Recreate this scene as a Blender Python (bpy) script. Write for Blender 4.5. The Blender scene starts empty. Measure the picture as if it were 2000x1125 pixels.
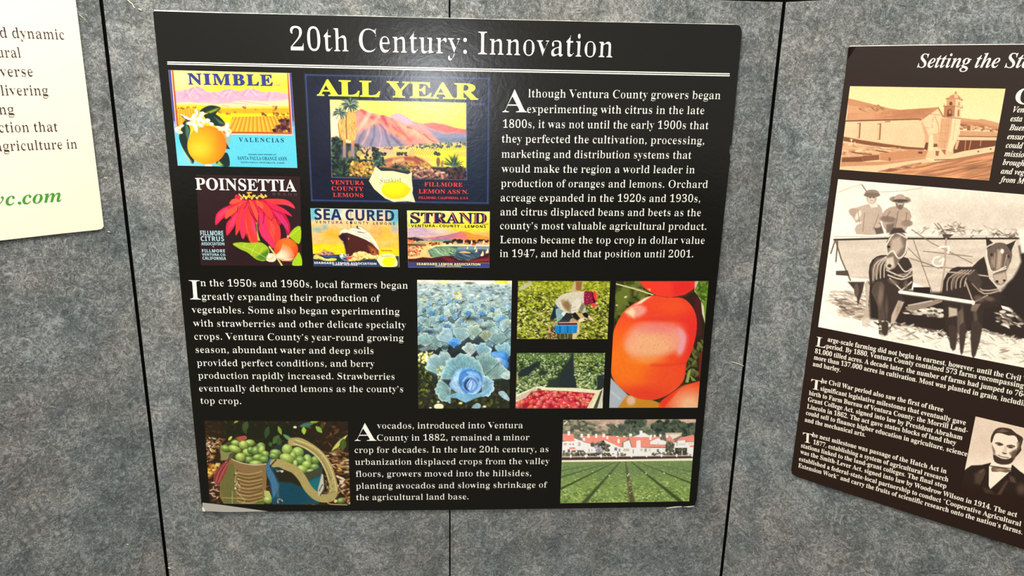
# Display of printed posters on a grey folding board, built object by object.
WORLD = 0.46
GAIN = 1.1
GLOSS = .18
FAB = [(.043, .047, .047), (.138, .147, .144), (.39, .405, .396)]
LAMPS = [('ceiling_lamp_near', (-.4, -.95, 2.95), (-.4, -.8, 0), 1.2, 1.0, 70, (1.0, .955, .88)),
         ('ceiling_lamp_far', (-.8, -3.4, 2.95), (-.8, -3.2, 0), 1.2, 2.0, 90, (1.0, .955, .88)),
         ('distant_hall_lamp', (-.85, -14, 1.75), (-.04, 0, 1.68), .5, .35, 95, (.95, .97, 1.0))]
import bpy, math
import numpy as np
from mathutils import Vector, Matrix
# ---------------------------------------------------------------- camera, world, lights, exposure
scene = bpy.context.scene
COL = scene.collection
FLOOR = 1.66                                   # the camera is held 1.66 m above the floor
F, YAW, PITCH, ROLL = 1426.1374, 0.0514, -0.2613, 0.0223
CAM = np.array([0.0513, -1.4002, FLOOR])
W = 0.61                                       # width of one display panel
ANG_R, ANG_L = 0.7016, 0.7514                  # the two wings fold towards the viewer
TOP = FLOOR + 0.1705                           # upper edge of the panels
def cam_axes():
    f = np.array([math.sin(YAW) * math.cos(PITCH), math.cos(YAW) * math.cos(PITCH), math.sin(PITCH)])
    r = np.array([math.cos(YAW), -math.sin(YAW), 0.0]); u = np.cross(r, f)
    return r * math.cos(ROLL) + u * math.sin(ROLL), -r * math.sin(ROLL) + u * math.cos(ROLL), f
AX_R, AX_U, AX_F = cam_axes()
cd = bpy.data.cameras.new('camera'); cam = bpy.data.objects.new('camera', cd); COL.objects.link(cam)
cd.sensor_width = 36; cd.lens = F / 2000 * 36; cd.clip_start = .01
cam.matrix_world = Matrix([[AX_R[i], AX_U[i], -AX_F[i], CAM[i]] for i in range(3)] + [[0, 0, 0, 1]])
scene.camera = cam
scene.view_settings.view_transform = 'Standard'; scene.view_settings.look = 'None'
scene.view_settings.exposure = 0.0; scene.view_settings.gamma = 1.0; scene.view_settings.use_curve_mapping = False
world = bpy.data.worlds.new('hall'); scene.world = world; world.use_nodes = True
world.node_tree.nodes['Background'].inputs[0].default_value = (1.0, .965, .91, 1)
world.node_tree.nodes['Background'].inputs[1].default_value = WORLD
def area(name, loc, target, sx, sy, power, col):
    l = bpy.data.lights.new(name, 'AREA'); l.shape = 'RECTANGLE'; l.size = sx; l.size_y = sy; l.energy = power; l.color = col
    o = bpy.data.objects.new(name, l); COL.objects.link(o); o.location = loc
    o.rotation_euler = (Vector(target) - Vector(loc)).to_track_quat('-Z', 'Y').to_euler(); return o
for a in LAMPS: area(*a)
# ---------------------------------------------------------------- helpers
def lin(c):
    c = np.asarray(c, float); c = c / 255.
    return np.where(c <= .04045, c / 12.92, ((c + .055) / 1.055) ** 2.4)
def tag(o, label=None, cat=None, group=None, kind=None):
    if label: o['label'] = label
    if cat: o['category'] = cat
    if group: o['group'] = group
    if kind: o['kind'] = kind
    return o
def empty(name, loc=(0, 0, 0), parent=None):
    o = bpy.data.objects.new(name, None); COL.objects.link(o); o.location = loc
    if parent: o.parent = parent
    return o
def link(name, me, parent=None, mat=None):
    o = bpy.data.objects.new(name, me); COL.objects.link(o)
    if mat: me.materials.append(mat)
    if parent:
        o.parent = parent; o.matrix_parent_inverse = Matrix.Translation(-Vector(parent_world(parent)))
    return o
def parent_world(p):
    return p.location.copy() if p.parent is None else Vector((0, 0, 0))   # parts carry world coordinates
def mesh(name, V, Fc, parent=None, mat=None, smooth=False):
    me = bpy.data.meshes.new(name); me.from_pydata([tuple(map(float, v)) for v in V], [], Fc); me.update()
    if smooth: me.polygons.foreach_set('use_smooth', [True] * len(me.polygons))
    return link(name, me, parent, mat)
# surfaces of the display: origin, direction to the right, outward normal. v is height.
class Plane:
    def __init__(s, o, ang, off=0.0):
        s.e = np.array([math.cos(ang), -math.sin(ang), 0.0]); s.n = np.array([-math.sin(ang), -math.cos(ang), 0.0]); s.n = s.n if s.n[1] < 0 else -s.n
        s.o = np.array(o, float) + s.n * off
    def off(s, d): q = Plane.__new__(Plane); q.e, q.n, q.o = s.e, s.n, s.o + s.n * d; return q
    def uv(s, px, py):                         # picture position measured on the photograph -> (u, height) on this surface
        px, py = np.asarray(px, float), np.asarray(py, float)
        d = AX_F + AX_R * ((px - 1000) / F)[..., None] + AX_U * ((562.5 - py) / F)[..., None]
        t = ((s.o - CAM) @ s.n) / (d @ s.n); X = CAM + d * t[..., None]
        return np.stack([(X - s.o) @ s.e, X[..., 2]], -1)
    def P(s, uv, lift=0.0):
        uv = np.asarray(uv, float); X = s.o + s.n * lift + uv[..., :1] * s.e; X[..., 2] = uv[..., 1]; return X
    def px(s, u, z):                           # back to picture position, for pieces that run out of the frame
        d = s.P(np.array([u, z])) - CAM; k = d @ AX_F; return (1000 + F * (d @ AX_R) / k, 562.5 - F * (d @ AX_U) / k)
MID = Plane((0, 0, 0), 0.0); RIGHT = Plane((W, 0, 0), ANG_R); LEFT = Plane((-W, 0, 0), -ANG_L)
def slab(name, pl, outline, depth, parent, mat, front=0.0, bevel=0.0, mat_side=None):
    # a board with this outline (u, height), `depth` thick, its face `front` above the surface
    O = np.array(outline, float); n = len(O); c = O.mean(0)
    A = (O - c); I = c + A * (1 - bevel / np.maximum(np.abs(A).max(0), 1e-6)) if bevel else O
    V = list(pl.P(I, front)); Fc = [list(range(n))[::-1]]
    if bevel: V += list(pl.P(O, front - bevel)); Fc += [[i, (i + 1) % n, n + (i + 1) % n, n + i] for i in range(n)]
    b = len(V) - n; V += list(pl.P(O, front - depth)); Fc += [[b + i, b + (i + 1) % n, b + n + (i + 1) % n, b + n + i] for i in range(n)]
    Fc.append([b + n + i for i in range(n)])
    o = mesh(name, V, Fc, parent, mat)
    import bmesh
    bm = bmesh.new(); bm.from_mesh(o.data); bmesh.ops.recalc_face_normals(bm, faces=bm.faces); bm.to_mesh(o.data); bm.free()
    if mat_side:
        o.data.materials.append(mat_side)
        for p in o.data.polygons: p.material_index = 0 if p.normal @ Vector(pl.n) > .5 else 1
    return o
# ---------------------------------------------------------------- materials
def mat(name, col=None, rough=.5, spec=.5, coat=0.0):
    m = bpy.data.materials.new(name); m.use_nodes = True; b = m.node_tree.nodes['Principled BSDF']
    if col is not None: b.inputs['Base Color'].default_value = (*map(float, col), 1)
    b.inputs['Roughness'].default_value = rough; b.inputs['Specular IOR Level'].default_value = spec
    return m
def nodes(m): return m.node_tree.nodes, m.node_tree.links, m.node_tree.nodes['Principled BSDF']
K = 1 / GAIN                                   # print albedo for a given tone under the hall lamps
def fabric_mat():
    m = mat('grey_loop_fabric', rough=.95, spec=.15); N, L, b = nodes(m)
    b.inputs['Sheen Weight'].default_value = .25; b.inputs['Sheen Roughness'].default_value = .4
    tc = N.new('ShaderNodeTexCoord')
    def noise(sc, det, dist, rough=.6):
        n = N.new('ShaderNodeTexNoise'); n.inputs['Scale'].default_value = sc; n.inputs['Detail'].default_value = det; n.inputs['Distortion'].default_value = dist; n.inputs['Roughness'].default_value = rough
        L.new(tc.outputs['Object'], n.inputs['Vector']); return n
    big, midn, fib, fine = noise(14, 3, .6), noise(58, 3, 2.2), noise(150, 4, 3.4, .7), noise(420, 2, 1.0, .7)
    def mathn(op, a, b_, c=None):
        q = N.new('ShaderNodeMath'); q.operation = op
        for i, x in enumerate((a, b_, c)):
            if x is None: continue
            if isinstance(x, (int, float)): q.inputs[i].default_value = x
            else: L.new(x, q.inputs[i])
        return q.outputs[0]
    s = mathn('MULTIPLY_ADD', big.outputs[0], .28, mathn('MULTIPLY_ADD', midn.outputs[0], .46, mathn('MULTIPLY_ADD', fib.outputs[0], .58, mathn('MULTIPLY', fine.outputs[0], .34))))
    r = N.new('ShaderNodeValToRGB'); e = r.color_ramp.elements
    e[0].position = .64; e[0].color = (*FAB[0], 1); e[1].position = 1.0; e[1].color = (*FAB[2], 1)
    q = e.new(.82); q.color = (*FAB[1], 1)
    L.new(s, r.inputs[0])
    # faint cool and warm patches of the yarn
    tint = N.new('ShaderNodeMixRGB'); tint.blend_type = 'MULTIPLY'; tint.inputs[0].default_value = 1
    tr = N.new('ShaderNodeValToRGB'); tr.color_ramp.elements[0].position = .35; tr.color_ramp.elements[0].color = (.93, 1.0, 1.03, 1); tr.color_ramp.elements[1].position = .65; tr.color_ramp.elements[1].color = (1.04, 1.0, .96, 1)
    L.new(noise(7, 2, 0).outputs[0], tr.inputs[0]); L.new(r.outputs[0], tint.inputs[1]); L.new(tr.outputs[0], tint.inputs[2]); L.new(tint.outputs[0], b.inputs['Base Color'])
    bp = N.new('ShaderNodeBump'); bp.inputs['Strength'].default_value = .55; bp.inputs['Distance'].default_value = .0022; L.new(s, bp.inputs['Height']); L.new(bp.outputs[0], b.inputs['Normal'])
    return m
def laminate(m, amp=.035, scale=60):
    # slight ripple of the laminated paper, seen only in its gloss
    N, L, b = nodes(m); tc = N.new('ShaderNodeTexCoord'); n = N.new('ShaderNodeTexNoise'); n.inputs['Scale'].default_value = scale; n.inputs['Detail'].default_value = 4; n.inputs['Distortion'].default_value = 1.2
    bp = N.new('ShaderNodeBump'); bp.inputs['Strength'].default_value = amp; bp.inputs['Distance'].default_value = .004
    L.new(tc.outputs['Object'], n.inputs['Vector']); L.new(n.outputs[0], bp.inputs['Height']); L.new(bp.outputs[0], b.inputs['Normal']); return m
def print_mat(name, rough, spec=.5):
    m = mat(name, rough=rough, spec=spec); N, L, b = nodes(m); a = N.new('ShaderNodeVertexColor'); a.layer_name = 'ink'; L.new(a.outputs[0], b.inputs['Base Color']); return laminate(m)
M_FAB = fabric_mat()
M_TRIM = mat('black_edge_trim', (.002, .002, .002), .9, .05)
M_BLACK = laminate(mat('black_laminated_print', lin((17, 17, 12)) * K, GLOSS, .5))
M_BROWN = laminate(mat('brown_black_laminated_print', lin((38, 22, 13)) * K, .5, .3))
M_CREAM = laminate(mat('cream_paper', lin((253, 241, 214)) * K, .6, .3), .05)
M_CORE = mat('white_foam_core', lin((236, 232, 220)) * K, .8, .2)
M_INK = print_mat('colour_print', GLOSS); M_INK2 = print_mat('colour_print_matt', .5, .3)
INKS = {}
def ink(c, rough=None):
    k = (tuple(c), rough)
    if k not in INKS: INKS[k] = laminate(mat('ink', lin(c) * K, rough or GLOSS, .5))
    return INKS[k]
# ---------------------------------------------------------------- lettering
SETS = {'b': (0x1D400, 0x1D41A, 0x1D7CE), 'bi': (0x1D468, 0x1D482, 0x1D7CE), 's': (0x1D5D4, 0x1D5EE, 0x1D7EC)}
GLYPH = {}
def outlines(chars, style):
    # outlines of characters of Blender's own font (its mathematical bold serif / italic / sans alphabets), one per text line
    A, a, d = SETS[style]
    code = [chr(A + ord(c) - 65) if 'A' <= c <= 'Z' else chr(a + ord(c) - 97) if 'a' <= c <= 'z' else chr(d + int(c)) for c in chars]
    def get(rows):
        cu = bpy.data.curves.new('glyph', 'FONT'); cu.body = '\n'.join(rows); cu.size = 1; cu.space_line = 4; ob = bpy.data.objects.new('glyph', cu); COL.objects.link(ob)
        dg = bpy.context.evaluated_depsgraph_get(); c2 = ob.evaluated_get(dg).to_curve(dg); res = [[] for _ in rows]
        for sp in c2.splines:
            B = sp.bezier_points; n = len(B); pts = []
            for i in range(n):
                p0, p1, p2, p3 = B[i].co, B[i].handle_right, B[(i + 1) % n].handle_left, B[(i + 1) % n].co
                k = 1 if ((p1 - p0).cross(p3 - p0).length < 1e-4 and (p2 - p0).cross(p3 - p0).length < 1e-4) else 4
                for t in np.arange(k) / k:
                    q = p0 * (1 - t) ** 3 + p1 * 3 * t * (1 - t) ** 2 + p2 * 3 * t * t * (1 - t) + p3 * t ** 3; pts.append((q.x, q.y))
            P = np.array(pts); r = int(round(-(P[:, 1].mean() - .3) / 4)); res[r].append(P + np.array([0, 4. * r]))
        ob.evaluated_get(dg).to_curve_clear(); bpy.data.objects.remove(ob); bpy.data.curves.remove(cu); return res
    S = get([c + 'l' for c in code] + ['l'])   # a plain l after each one shows its advance
    return {(c, style): (S[k][:-1], S[k][-1][:, 0].min() - S[-1][0][:, 0].min()) for k, c in enumerate(chars)}
OUTL = {}
for st_, chars in (('b', 'ABCDEFGHILMNOPRSTUVWYabcdefghijklmnoprstuvwxyz0123456789'), ('bi', 'BCMSVabcdefghilmnorstuv'), ('s', 'ABCDEFGIKLMNOPRSTUVWXY')): OUTL.update(outlines(chars, st_))
def thin(S, dx, dy):
    out = []
    for P in S:
        a = np.roll(P, 1, 0); c = np.roll(P, -1, 0); t1 = P - a; t2 = c - P
        t1 /= np.linalg.norm(t1, axis=1)[:, None] + 1e-9; t2 /= np.linalg.norm(t2, axis=1)[:, None] + 1e-9
        n = np.stack([t1[:, 1] + t2[:, 1], -(t1[:, 0] + t2[:, 0])], 1); n /= np.linalg.norm(n, axis=1)[:, None] + 1e-9
        area_ = .5 * np.sum(P[:, 0] * c[:, 1] - c[:, 0] * P[:, 1]); out.append((P, n, area_))
    big = max(out, key=lambda o: abs(o[2]))[2]; sg = 1 if big > 0 else -1
    return [P - sg * n * np.array([dx, dy]) for P, n, a in out]
def inside(p, P):
    x, y = p; c = False
    for (ax, ay), (bx, by) in zip(P, np.roll(P, 1, 0)):
        if (ay > y) != (by > y) and x < (bx - ax) * (y - ay) / (by - ay) + ax: c = not c
    return c
def tri2d(S):
    # each outer loop is filled together with the holes that lie in it
    from mathutils.geometry import tessellate_polygon
    depth = [sum(inside(P[0], Q) for k, Q in enumerate(S) if k != i) for i, P in enumerate(S)]
    VV, Fc, nb = [], [], 0
    for i, P in enumerate(S):
        if depth[i] % 2: continue
        L = [P] + [Q for k, Q in enumerate(S) if depth[k] % 2 and inside(Q[0], P)]; V = np.concatenate(L)
        for a, b, c in tessellate_polygon([[Vector((x, y, 0)) for x, y in Q] for Q in L]):
            u, v = V[b] - V[a], V[c] - V[a]; w = u[0] * v[1] - u[1] * v[0]
            if abs(w) > 1e-9: Fc.append([a + nb, b + nb, c + nb] if w > 0 else [a + nb, c + nb, b + nb])
        VV.append(V); nb += len(V)
    return np.concatenate(VV), Fc
def circ(x, y, r, n=12): return np.array([(x + r * math.cos(2 * math.pi * i / n), y + r * math.sin(2 * math.pi * i / n)) for i in range(n)])
def comma(x, y, r, f=1): return np.array([(x - r, y), (x - r * .6, y + r * .8), (x + r * .2, y + r), (x + r, y + r * .3), (x + r * .9, y - r * .8), (x + r * .1, y - r * 2.2), (x - r * .8, y - r * 2.7), (x - r * .9, y - r * 2.3), (x, y - r * 1.5), (x + r * .25, y - r * .6), (x - r * .5, y - r * .7)])
def glyph(ch, style, dx, dy):
    k = (ch, style, dx, dy)
    if k in GLYPH: return GLYPH[k]
    r = .062 if style == 'b' else .072
    if ch == ' ': g = (None, None, .25)
    elif ch == '.': g = (*tri2d([circ(.12, r, r)]), .25)
    elif ch == '*': g = (*tri2d([circ(.16, .33, .075)]), .32)
    elif ch == ':': g = (*tri2d([circ(.15, r, r), circ(.15, .42, r)]), .3)
    elif ch == ',': g = (*tri2d([comma(.12, r, r)]), .25)
    elif ch == "'": g = (*tri2d([comma(.11, .6, r * .9)]), .23)
    elif ch == '\u201d': g = (*tri2d([comma(.1, .6, r * .9), comma(.28, .6, r * .9)]), .42)
    elif ch == '\u201c': g = (*tri2d([np.array([.22, 1.16]) - comma(.1, .6, r * .9), np.array([.4, 1.16]) - comma(.1, .6, r * .9)]), .42)
    elif ch == '-': g = (*tri2d([np.array([(.04, .2), (.3, .2), (.3, .27), (.04, .27)])]), .34)
    else:
        S, adv = OUTL[ch, style]; g = (*tri2d(thin(S, dx, dy)), adv)
    GLYPH[k] = g; return g
CAPH = {'b': .74, 'bi': .72, 's': .71}
def layout(text, style='b', dx=0., dy=0., track=0.):
    V, Fc, x, ends = [], [], 0., []; nb = 0
    for ch in text:
        g, f, adv = glyph(ch, style, dx, dy)
        if g is not None:
            V.append(g + np.array([x, 0])); Fc += [[i + nb for i in p] for p in f]; nb += len(g)
        x += adv + track; ends.append(x - track)
    return np.concatenate(V), Fc, ends
def text_line(pl, text, p0, p1, size, style='b', dx=.0295, dy=.002, tail='', track=0., bow=0.):
    # baseline from p0 to p1 (measured ends of `text`); `tail` runs on past p1. size = cap height in metres
    a, b = pl.uv(*p0), pl.uv(*p1); V, Fc, ends = layout(text + tail, style, dx, dy, track)
    V0 = layout(text, style, dx, dy, track)[0]; x0, x1 = V0[:, 0].min(), V0[:, 0].max()
    d = b - a; Ln = np.hypot(*d); d /= Ln; nrm = np.array([-d[1], d[0]]); sx = Ln / (x1 - x0); sy = size / CAPH[style]
    Q = a + ((V[:, :1] - x0) * sx) * d + (V[:, 1:] * sy) * nrm
    if bow: t = np.clip((V[:, :1] - x0) / (x1 - x0), 0, 1); Q = Q + nrm * bow * 4 * t * (1 - t)
    return Q, Fc
def text_at(pl, text, p0, sx, size, style='b', dx=.0295, dy=.002, slope=0.):
    a = pl.uv(*p0); V, Fc, e = layout(text, style, dx, dy); d = np.array([math.cos(slope), math.sin(slope)]); n = np.array([-d[1], d[0]]); x0 = V[:, 0].min()
    return a + ((V[:, :1] - x0) * sx) * d + V[:, 1:] * (size / CAPH[style]) * n, Fc
def lettering(name, pl, items, lift, parent, m):
    V, Fc, nb = [], [], 0
    for Q, f in items: V.append(Q); Fc += [[i + nb for i in p] for p in f]; nb += len(Q)
    o = mesh(name, pl.P(np.concatenate(V), lift), Fc, parent, m)
    me = o.data; nr = Vector(pl.n)
    if len(me.polygons) and me.polygons[0].normal @ nr < 0: me.flip_normals()
    return o
def print_sheet(name, pl, pic, lift, parent, m):
    px, py = pic.pix(); uv = pl.uv(px, py); V = pl.P(uv.reshape(-1, 2), lift); n, r = pic.n, pic.m
    i = (np.arange(r - 1)[:, None] * n + np.arange(n - 1)[None]).ravel(); Fq = np.stack([i, i + n, i + n + 1, i + 1], 1)
    me = bpy.data.meshes.new(name); me.vertices.add(len(V)); me.vertices.foreach_set('co', V.ravel()); me.loops.add(Fq.size); me.loops.foreach_set('vertex_index', Fq.ravel().astype(np.int32))
    me.polygons.add(len(Fq)); me.polygons.foreach_set('loop_start', np.arange(0, Fq.size, 4, dtype=np.int32)); me.update(calc_edges=True); me.validate()
    at = me.color_attributes.new('ink', 'FLOAT_COLOR', 'POINT'); c = np.ones((len(V), 4), np.float32); c[:, :3] = lin(np.clip(pic.C, 0, 1).reshape(-1, 3) * 255) * K
    at.data.foreach_set('color', c.ravel()); return link(name, me, parent, m)
def Z(org, zoom): return lambda x, y: (org[0] + x / zoom, org[1] + y / zoom)
# ---------------------------------------------------------------- printed pictures
# A small numpy painter: every picture is painted shape by shape (polygons, ellipses,
# strokes, dabs, noise) on a grid of print dots that later becomes a vertex-coloured sheet.
def _h(ix, iy, s):
    v = np.sin(ix * 127.1 + iy * 311.7 + s * 74.7) * 43758.5453
    return v - np.floor(v)
def vnoise(x, y, s=0):
    ix, iy = np.floor(x), np.floor(y); fx, fy = x - ix, y - iy
    fx = fx * fx * (3 - 2 * fx); fy = fy * fy * (3 - 2 * fy)
    return (_h(ix, iy, s) * (1 - fx) + _h(ix + 1, iy, s) * fx) * (1 - fy) + (_h(ix, iy + 1, s) * (1 - fx) + _h(ix + 1, iy + 1, s) * fx) * fy
def fbm(x, y, s=0, o=3):
    r, a, t = 0, 1.0, 0
    for k in range(o):
        r = r + a * vnoise(x * 2 ** k, y * 2 ** k, s + k); t += a; a *= .55
    return r / t
def homog(src, dst):
    A = []
    for (x, y), (u, v) in zip(src, dst):
        A.append([x, y, 1, 0, 0, 0, -u * x, -u * y, -u]); A.append([0, 0, 0, x, y, 1, -v * x, -v * y, -v])
    return np.linalg.svd(np.array(A, float))[2][-1].reshape(3, 3)
def smooth(P, k=4, closed=True):
    P = np.array(P, float); n = len(P); out = []
    rng = range(n) if closed else range(n - 1)
    g = (lambda i: P[i % n]) if closed else (lambda i: P[min(max(i, 0), n - 1)])
    for i in rng:
        a, b, c, d = g(i - 1), g(i), g(i + 1), g(i + 2)
        for t in np.arange(k) / k:
            out.append(.5 * (2 * b + (c - a) * t + (2 * a - 5 * b + 4 * c - d) * t * t + (3 * b - a - 3 * c + d) * t ** 3))
    if not closed: out.append(P[-1])
    return np.array(out)
class Pic:
    def __init__(s, quad, org, zoom, dens=1.05):
        q = np.array(quad, float); s.org, s.zoom = org, zoom
        w = (np.hypot(*(q[1] - q[0])) + np.hypot(*(q[2] - q[3]))) / 2 / zoom
        h = (np.hypot(*(q[3] - q[0])) + np.hypot(*(q[2] - q[1]))) / 2 / zoom
        s.n, s.m = int(w * dens) + 1, int(h * dens) + 1
        H = homog([(0, 0), (1, 0), (1, 1), (0, 1)], q); s.Hi = np.linalg.inv(H)
        U, V = np.meshgrid(np.linspace(0, 1, s.n), np.linspace(0, 1, s.m))
        D = H[2, 0] * U + H[2, 1] * V + H[2, 2]
        s.X = (H[0, 0] * U + H[0, 1] * V + H[0, 2]) / D; s.Y = (H[1, 0] * U + H[1, 1] * V + H[1, 2]) / D
        s.C = np.zeros((s.m, s.n, 3)); s.cell = zoom / dens; s.rs = np.random.RandomState(7); s.clipm = None
    def pix(s): return s.org[0] + s.X / s.zoom, s.org[1] + s.Y / s.zoom
    def box(s, x0, y0, x1, y1):
        P = s.Hi @ np.array([[x0, x1, x1, x0], [y0, y0, y1, y1], [1, 1, 1, 1.]]); u, v = P[0] / P[2], P[1] / P[2]
        i0, i1 = int(np.floor(u.min() * (s.n - 1))) - 1, int(np.ceil(u.max() * (s.n - 1))) + 2
        j0, j1 = int(np.floor(v.min() * (s.m - 1))) - 1, int(np.ceil(v.max() * (s.m - 1))) + 2
        return slice(max(j0, 0), max(min(j1, s.m), 0)), slice(max(i0, 0), max(min(i1, s.n), 0))
    def put(s, sl, c, m):
        if s.clipm is not None: m = m * s.clipm[sl]
        c = np.asarray(c, float) / 255.
        s.C[sl] += (c - s.C[sl]) * m[..., None]
    def fill(s, c): s.C[:] = np.array(c) / 255.
    def vgrad(s, stops, tilt=0.0, warp=0, ws=100, sd=1):
        y = s.Y - tilt * s.X
        if warp: y = y + (fbm(s.X / ws, s.Y / ws, sd) - .5) * warp
        ys = [a for a, _ in stops]
        for k in range(3): s.C[..., k] = np.interp(y, ys, [c[k] / 255. for _, c in stops])
    def mask(s, P, soft=None, sl=None, sm=0):
        P = np.array(P, float)
        if sm: P = smooth(P, sm)
        soft = s.cell if soft is None else max(soft, s.cell)
        if sl is None: sl = s.box(P[:, 0].min() - soft, P[:, 1].min() - soft, P[:, 0].max() + soft, P[:, 1].max() + soft)
        X, Y = s.X[sl], s.Y[sl]; d = np.full(X.shape, 1e18); ins = np.zeros(X.shape, bool); N = len(P)
        for i in range(N):
            ax, ay = P[i]; bx, by = P[i - 1]; ex, ey = bx - ax, by - ay; wx, wy = X - ax, Y - ay
            t = np.clip((wx * ex + wy * ey) / (ex * ex + ey * ey + 1e-12), 0, 1)
            d = np.minimum(d, (wx - ex * t) ** 2 + (wy - ey * t) ** 2)
            if ay != by: ins ^= ((ay > Y) != (by > Y)) & (X < ex * (Y - ay) / (by - ay) + ax)
        sd = np.sqrt(d) * np.where(ins, -1, 1)
        return sl, np.clip(.5 - sd / soft, 0, 1)
    def poly(s, P, c, soft=None, a=1., sm=0):
        sl, m = s.mask(P, soft, None, sm); s.put(sl, c, m * a)
    def rect(s, x0, y0, x1, y1, c, soft=None, a=1., k=0.0):
        s.poly([(x0, y0), (x1, y0 + k * (x1 - x0)), (x1, y1 + k * (x1 - x0)), (x0, y1)], c, soft, a)
    def ellm(s, cx, cy, rx, ry, rot=0, soft=None):
        soft = s.cell if soft is None else max(soft, s.cell); R = max(rx, ry) + soft
        sl = s.box(cx - R, cy - R, cx + R, cy + R); dx, dy = s.X[sl] - cx, s.Y[sl] - cy
        ca, sa = math.cos(rot), math.sin(rot); u, v = (dx * ca + dy * sa) / rx, (-dx * sa + dy * ca) / ry
        r = np.sqrt(u * u + v * v); return sl, np.clip(.5 + (1 - r) * min(rx, ry) / soft, 0, 1), u, v
    def ell(s, cx, cy, rx, ry, c, rot=0, soft=None, a=1.):
        sl, m, u, v = s.ellm(cx, cy, rx, ry, rot, soft); s.put(sl, c, m * a)
    def ball(s, cx, cy, rx, ry, rot, cl, cd, lx=-.3, ly=-.4, soft=None, pw=1.2, a=1.):
        sl, m, u, v = s.ellm(cx, cy, rx, ry, rot, soft)
        ca, sa = math.cos(rot), math.sin(rot); l0, l1 = lx * ca + ly * sa, -lx * sa + ly * ca
        t = np.clip(np.sqrt((u - l0) ** 2 + (v - l1) ** 2) / 1.45, 0, 1) ** pw
        col = np.array(cl)[None, None] * (1 - t[..., None]) + np.array(cd)[None, None] * t[..., None]
        s.put(sl, col, m * a)
    def line(s, P, w, c, a=1., sm=0, soft=None, taper=0):
        P = np.array(P, float)
        if sm: P = smooth(P, sm, False)
        soft = s.cell if soft is None else max(soft, s.cell); R = w / 2 + soft
        sl = s.box(P[:, 0].min() - R, P[:, 1].min() - R, P[:, 0].max() + R, P[:, 1].max() + R)
        X, Y = s.X[sl], s.Y[sl]; d = np.full(X.shape, -1e9); N = len(P) - 1
        for i in range(N):
            ax, ay = P[i]; ex, ey = P[i + 1] - P[i]; wx, wy = X - ax, Y - ay
            t = np.clip((wx * ex + wy * ey) / (ex * ex + ey * ey + 1e-12), 0, 1)
            ww = w / 2 * (1 - taper * (i + t) / N)
            d = np.maximum(d, ww - np.hypot(wx - ex * t, wy - ey * t))
        s.put(sl, c, np.clip(.5 + d / soft, 0, 1) * a)
    def lines(s, L, w, c, a=1., sm=0, taper=0):
        for P in L: s.line(P, w, c, a, sm, None, taper)
    def clip(s, P=None, sm=0, soft=None):
        s.clipm = None
        if P is not None:
            M = np.zeros((s.m, s.n)); sl, m = s.mask(P, soft, None, sm); M[sl] = m; s.clipm = M
    def grain(s, sx, sy, amp, sd=3, o=3, tint=(1, 1, 1), rot=0.0, p0=0.5, sl=None):
        sl = sl or (slice(0, s.m), slice(0, s.n)); X, Y = s.X[sl], s.Y[sl]; ca, sa = math.cos(rot), math.sin(rot)
        n = (fbm((X * ca + Y * sa) / sx, (-X * sa + Y * ca) / sy, sd, o) - p0) * 2 * amp
        m = np.ones(X.shape) if s.clipm is None else s.clipm[sl]
        s.C[sl] *= 1 + n[..., None] * np.array(tint) * m[..., None]
    def dabs(s, N, reg, rx, ry, rot, pal, a=(.6, 1.), sd=1, size_y=None, soft=None):
        r = np.random.RandomState(sd); reg = np.array(reg, float); pal = np.array(pal, float)
        x0, y0 = reg.min(0); x1, y1 = reg.max(0); k = 0
        ok = []
        while len(ok) < N and k < 60:
            k += 1; Q = np.stack([r.uniform(x0, x1, N), r.uniform(y0, y1, N)], 1); ins = np.zeros(N, bool)
            for i in range(len(reg)):
                (ax, ay), (bx, by) = reg[i], reg[i - 1]
                if ay != by: ins ^= ((ay > Q[:, 1]) != (by > Q[:, 1])) & (Q[:, 0] < (bx - ax) * (Q[:, 1] - ay) / (by - ay) + ax)
            ok += list(Q[ins])
        ok = sorted(ok[:N], key=lambda p: p[1]) if size_y else ok[:N]
        for x, y in ok:
            f = 1.0 if not size_y else np.interp(y, [size_y[0], size_y[1]], [size_y[2], size_y[3]])
            s.ell(x, y, r.uniform(*rx) * f, r.uniform(*ry) * f, pal[r.randint(len(pal))] * r.uniform(.88, 1.1), r.uniform(*rot), soft, r.uniform(*a))
    def leaf(s, x, y, L, w, ang, c, vein=None, c2=None):
        ca, sa = math.cos(ang), math.sin(ang)
        f = lambda u, v: (x + u * L * ca - v * w * sa, y + u * L * sa + v * w * ca)
        s.poly([f(0, 0), f(.25, .75), f(.55, .95), f(.85, .45), f(1, 0), f(.85, -.45), f(.55, -.95), f(.25, -.75)], c, sm=3)
        if c2 is not None: s.poly([f(0, 0), f(.25, .75), f(.55, .95), f(.85, .45), f(1, 0)], c2, sm=2, a=.8)
        if vein is not None: s.line([f(0, 0), f(.9, 0)], s.cell * .9, vein, .7)
    def tone(s, gain=1.0, gamma=1.0, sat=1.0):
        C = np.clip(s.C, 0, 1) ** gamma * gain; g = C.mean(2, keepdims=True); s.C = g + (C - g) * sat; return s
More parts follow.
